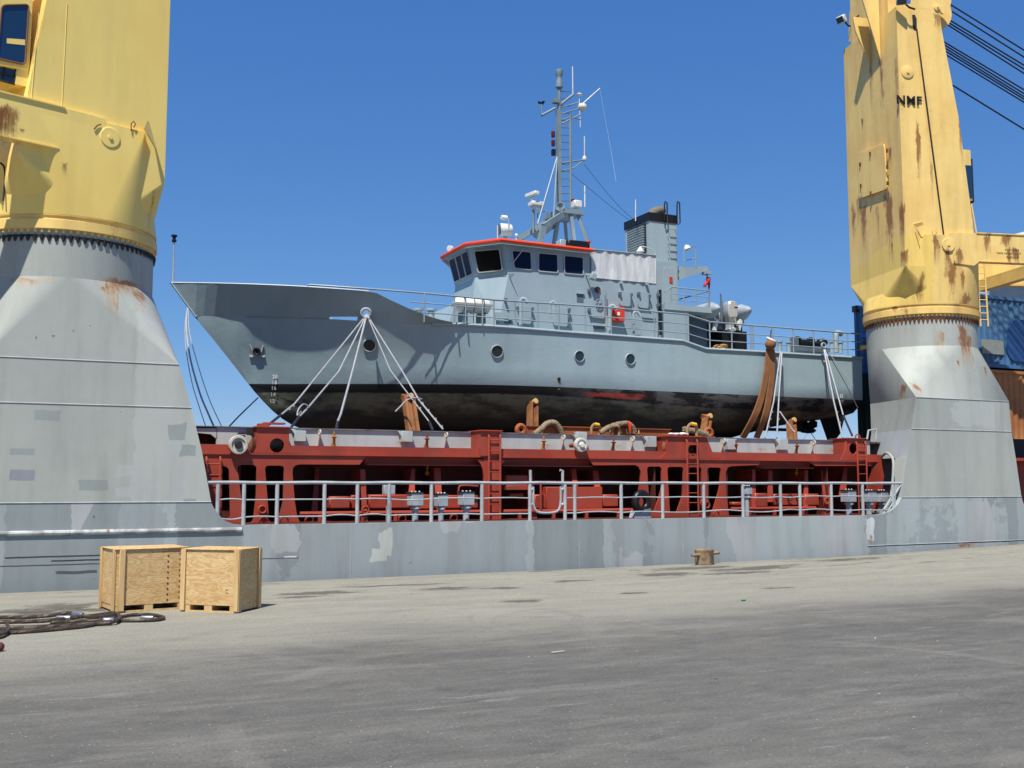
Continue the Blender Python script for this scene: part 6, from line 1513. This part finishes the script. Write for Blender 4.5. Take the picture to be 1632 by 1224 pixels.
# two hanging ropes at the bow
GRO = flat('rope_grey', C(170,170,168), .8)
for (pts, lab) in ((((299,491,32.9),(295,520,32.6),(297,560,32.2),(306,610,31.6),(318,650,30.8),(328,680,29.8)), 'slack mooring rope hanging from the bow, leftmost of three'),
                   (((299,491,32.9),(297,520,32.6),(303,570,32.0),(318,625,31.2),(330,655,30.4),(341,680,29.6)), 'slack mooring rope hanging from the bow, the thickest'),
                   (((300,491,32.9),(302,530,32.4),(315,580,31.8),(333,635,30.8),(354,681,29.4)), 'thin mooring rope hanging from the bow, rightmost of three')):
    P_ = catmull([at(*q_) for q_ in pts], 5); K = thing('mooring_rope', lab, 'rope', tuple(P_[-1]), 0, 'mooring ropes hanging from the bow'); m = MB(); m.tube(P_, .026 if 'thickest' in lab else .013, 6); m.build('rope', GRO, K)
# brown web slings over the quarter
SL = flat('web_brown', C(136,94,62), .8, 0, .35, .2, 3)
for lab, top_, mid_, low_ in (('wide brown web sling hanging over the quarter, left one of the pair', (1225,556), (1214,632), (1184,698)), ('wide brown web sling hanging over the quarter, right one of the pair', (1231,556), (1226,632), (1206,698))):
    a = at(*top_, 29.86); b = at(*mid_, 29.80); c_ = at(*low_, 30.2); c2 = at((mid_[0]+low_[0])/2 + 3, (mid_[1]+low_[1])/2, 29.85)
    P_ = catmull([a, a.lerp(b,.5) + V((.04,-.02,0)), b, c2, c_], 6); K = thing('web_sling', lab, 'sling', tuple(c_), 0, 'brown web slings'); m = MB(); L_, R_ = [], []
    rings = []
    for i, p in enumerate(P_):
        wd = .095 + .03 * min(1, i / 14); d = (P_[min(i+1,len(P_)-1)] - P_[max(i-1,0)]).normalized(); s_ = d.cross(V((0,-1,0))).normalized()
        rings.append([p - s_*wd, p - s_*wd*.9 + V((0,-.02,0)), p + s_*wd*.9 + V((0,-.02,0)), p + s_*wd, p + s_*wd + V((0,.03,0)), p - s_*wd + V((0,.03,0))])
    m.loft(rings); m.build('webbing', SL, K, smooth=12)
c_ = at(1228,549,29.75); K = thing('fender', 'round brown fender wrapped at the rail above the web slings', 'fender', tuple(c_))
m = MB(); m.ball(c_, .19, 16, 10); m.build('ball', SL, K); m = MB(); m.torus(c_ + V((.06,0,.16)), (.3,-.4,1), .16, .05, 18, 6); m.build('lanyard', flat('lanyard', C(206,200,190), .8), K); m = MB(); m.tube([c_ + V((0,0,.2)), at(1229,526,29.9)], .02, 5); m.build('strop', DARK, K)

# ------------------------------------------------------------------ loose gear on the patrol ship's deck
c_ = at(752,487,30.6); K = thing('life_raft', 'white life raft canister in its cradle on the patrol ship', 'life raft', tuple(c_))
RAFT = paint('raft_white', C(222,222,214), C(206,206,198), 3, .1, .02, 5, .4, .4)
k_ = px2m(752, 30.6); Lh = 28 * k_ * 1.12; r_ = 12.5 * k_
m = MB(); m.lathe(c_ - V((Lh,0,0)), (1,0,0), [(r_*.45,0),(r_*.85,.06),(r_,.18),(r_,Lh-.03),(r_*1.04,Lh-.02),(r_*1.04,Lh+.02),(r_,Lh+.03),(r_,2*Lh-.18),(r_*.85,2*Lh-.06),(r_*.45,2*Lh)], 20); m.build('canister', RAFT, K)
m = MB(); m.box2(c_.x - Lh, c_.x + Lh, c_.y - r_*1.05, c_.y + r_*1.05, c_.z - .035, c_.z + .035); m.build('canister_seam', flat('seam_grey', C(150,150,146), .5), K)
for dx in (-.45, .0, .45):
    m = MB(); m.torus(c_ + V((dx*Lh*1.2,0,0)), (1,0,0), r_*1.03, .014, 24, 5); m.build('strap', DARK, K)
m = MB()
for dx in (-.5,.5): m.box2(c_.x + dx*Lh - .04, c_.x + dx*Lh + .04, c_.y - .3, c_.y + .3, DK - .1, c_.z - r_*.9)
m.box2(c_.x - Lh*.7, c_.x + Lh*.7, c_.y - .3, c_.y - .24, c_.z - r_*1.15, c_.z - r_*1.0); m.build('cradle', VGD, K)
c_ = at(1128,452,31.9); K = thing('lifting_hook', 'red hook block hanging from the davit arm', 'hook', tuple(c_))
m = MB(); m.tube([at(1127,437,31.9), at(1127,444,31.9)], .02, 5); m.build('hoist_wire', DARK, K)
m = MB(); m.tube(catmull([at(1129,444,31.9), at(1128,449,31.85), at(1124,453,31.85), at(1123,457,31.85)], 4), [.09]*5 + [.06]*8, 8); m.tube([at(1129,446,31.9), at(1130,452,31.9), at(1130,460,31.9)], [.06,.05,.03], 8); m.build('hook_block', flat('hook_red', C(170,30,40), .4), K)
m = MB(); m.tube([at(1130,461,31.9), at(1130,480,31.9), at(1130.5,492,31.9)], .03, 5); m.build('tail_line', DARK, K)
# inflatable boat with outboard, stern toward the rail
c_ = at(1163,505,31.2); K = thing('inflatable_boat', 'grey inflatable boat with a silver outboard standing on the patrol ship aft deck', 'boat', (c_.x, c_.y, DK))
TUBE = paint('boat_tube', C(150,160,168), C(140,150,158), 2, .1, 0, 3, .5, .35)
for px, py in ((1139,493),(1188,496)):
    a = at(px, py, 31.0); rr_ = 10.5 * px2m(px, 31.0); d = V((.0,1,-.02)).normalized() if px < 1150 else V((-.05,1,-.08)).normalized()
    if px > 1150: a = at(px, py, 31.0)
    m = MB(); m.lathe(a, d, [(.02,-.28),(rr_*.45,-.22),(rr_*.75,-.12),(rr_*.9,0),(rr_*1.25,.15),(rr_*1.3,.5),(rr_*1.3,3.2),(rr_*.6,3.8),(.02,4.0)], 18); m.build('side_tube', TUBE, K)
m = MB(); a = at(1143,500,31.25); b = at(1186,517,31.25); m.box2(a.x, b.x, 31.25, 31.35, b.z, a.z); m.build('transom', TUBE, K); m = MB(); m.box2(a.x + .05, b.x - .05, 31.3, 34.2, b.z - .25, b.z + .05); m.build('boat_floor', VGD, K)
SIL = flat('motor_silver', C(206,208,210), .28, .5, .12)
m = MB(); a = at(1163,496,31.0); k_ = px2m(1163,31.0)
m.loft([[a + V((x*k_, y_, z*k_)) for x, y_ in ((-w1,-.22),(w1,-.22),(w1*1.05,.12),(w1*.5,.26),(-w1*.5,.26),(-w1*1.05,.12))] for z, w1 in ((-11,7),(-8,9),(0,9.5),(8,9),(13,7.5),(15.5,4))]); o = m.build('outboard_motor', SIL, K, smooth=60, bevel=.03)
m = MB(); m.box2(a.x + 2*k_, a.x + 8.8*k_, a.y - .228, a.y - .21, a.z + 4*k_, a.z + 6*k_); m.build('cowl_stripe', DARK, o)
m = MB(); m.loft([[a + V((x*k_, y_, z*k_)) for x, y_ in ((-w1,-.1),(w1,-.1),(w1,.14),(-w1,.14))] for z, w1 in ((-11,6),(-18,4.5),(-27,4),(-30,5.5))]); m.lathe(a + V((0,.2,-31*k_)), (0,-1,0), [(.02,-.1),(.09,0),(.09,.4),(.05,.5)], 10); m.build('motor_leg', SIL, o, smooth=50)
m = MB(); p = a + V((-13*k_,.1,0)); m.tube([p + V((0,0,-.4)), p + V((0,0,.35))], .05, 8); m.tube([p + V((0,0,.3)), p + V((-.02,0,.62))], .03, 6); m.build('boat_post', VGD, K)
m = MB(); a2 = at(1146,527,31.3); b2 = at(1185,550,31.3); m.box2(a2.x, b2.x, 31.1, 33.8, DK - .16, a2.z); m.build('boat_cradle', BLK, K)
for px in (1140, 1178):
    m = MB(); p = at(px, 518, 31.15); m.box(p, (.12,.14,.42), Matrix.Rotation(.3,3,'Y')); m.build('cradle_pad', WHITE, K)
c_ = at(1150,548,30.3); K = thing('rope_coil', 'tan coil of rope by the rail of the aft deck', 'rope coil', tuple(c_))
m = MB()
for i in range(3): m.torus(V((c_.x + .05*i, 30.5, DK - .12 + .07*i)), (0,.1,1), .26 - .02*i, .04, 22, 6)
m.build('coil', flat('tan_rope', C(176,132,78), .8), K)
# anchor winch and bitts aft
c_ = at(1288,548,31.2); K = thing('deck_winch', 'black winch drum with grey frame on the patrol ship aft deck', 'winch', (c_.x, c_.y, c_.z - .4))
m = MB(); m.lathe(c_ - V((.55,0,0)), (1,0,0), [(.26,0),(.26,.05),(.16,.06),(.16,.6),(.26,.62),(.26,.68),(.1,.7),(.1,1.1)], 16); m.build('drum', BLK, K)
m = MB(); m.box(c_ + V((0,0,-.25)), (1.5,.6,.14)); m.box(c_ + V((-.65,0,0)), (.08,.4,.4)); m.build('winch_frame', VGD, K)
m = MB(); c3 = at(1310,546,31.4); m.ball(c3, .2, 12, 8, (1.2,1,.8)); m.build('winch_motor', BLK, K)
for px, lab in ((1247,'grey double bitt on the aft deck, beside the brown slings'),(1330,'grey double bitt on the aft deck nearest the container')):
    c_ = at(px, 552, 30.5); K = thing('deck_bitt', lab, 'bitt', (c_.x, 30.5, c_.z), 0, 'mooring bitts on the patrol ship')
    for dx in (-.12, .28):
        m = MB(); m.lathe(V((c_.x + dx, 30.5, c_.z - .25)), (0,0,1), [(.08,0),(.08,.38),(.11,.39),(.11,.44),(.02,.45)], 12); m.build('post', VG, K)
c_ = at(1334,535,31.4); K = thing('air_pipe', 'grey bent vent pipe standing by the stern rail', 'vent pipe', tuple(c_))
m = MB(); m.tube(catmull([at(1332,562,31.4), at(1332,540,31.4), at(1334,531,31.4), at(1341,532,31.4)], 4), .11, 10); m.build('pipe', VG, K)
c_ = at(1313,551,29.85); K = thing('chock_ring', 'pale ring chock at the stern rail where the aft lashings meet', 'chock', tuple(c_)); m = MB(); m.torus(c_, (0,-1,.2), .10, .035, 20, 8); m.build('ring', VRAIL, K)

for o in list(bpy.data.objects):
    if '_o' in o: del o['_o']
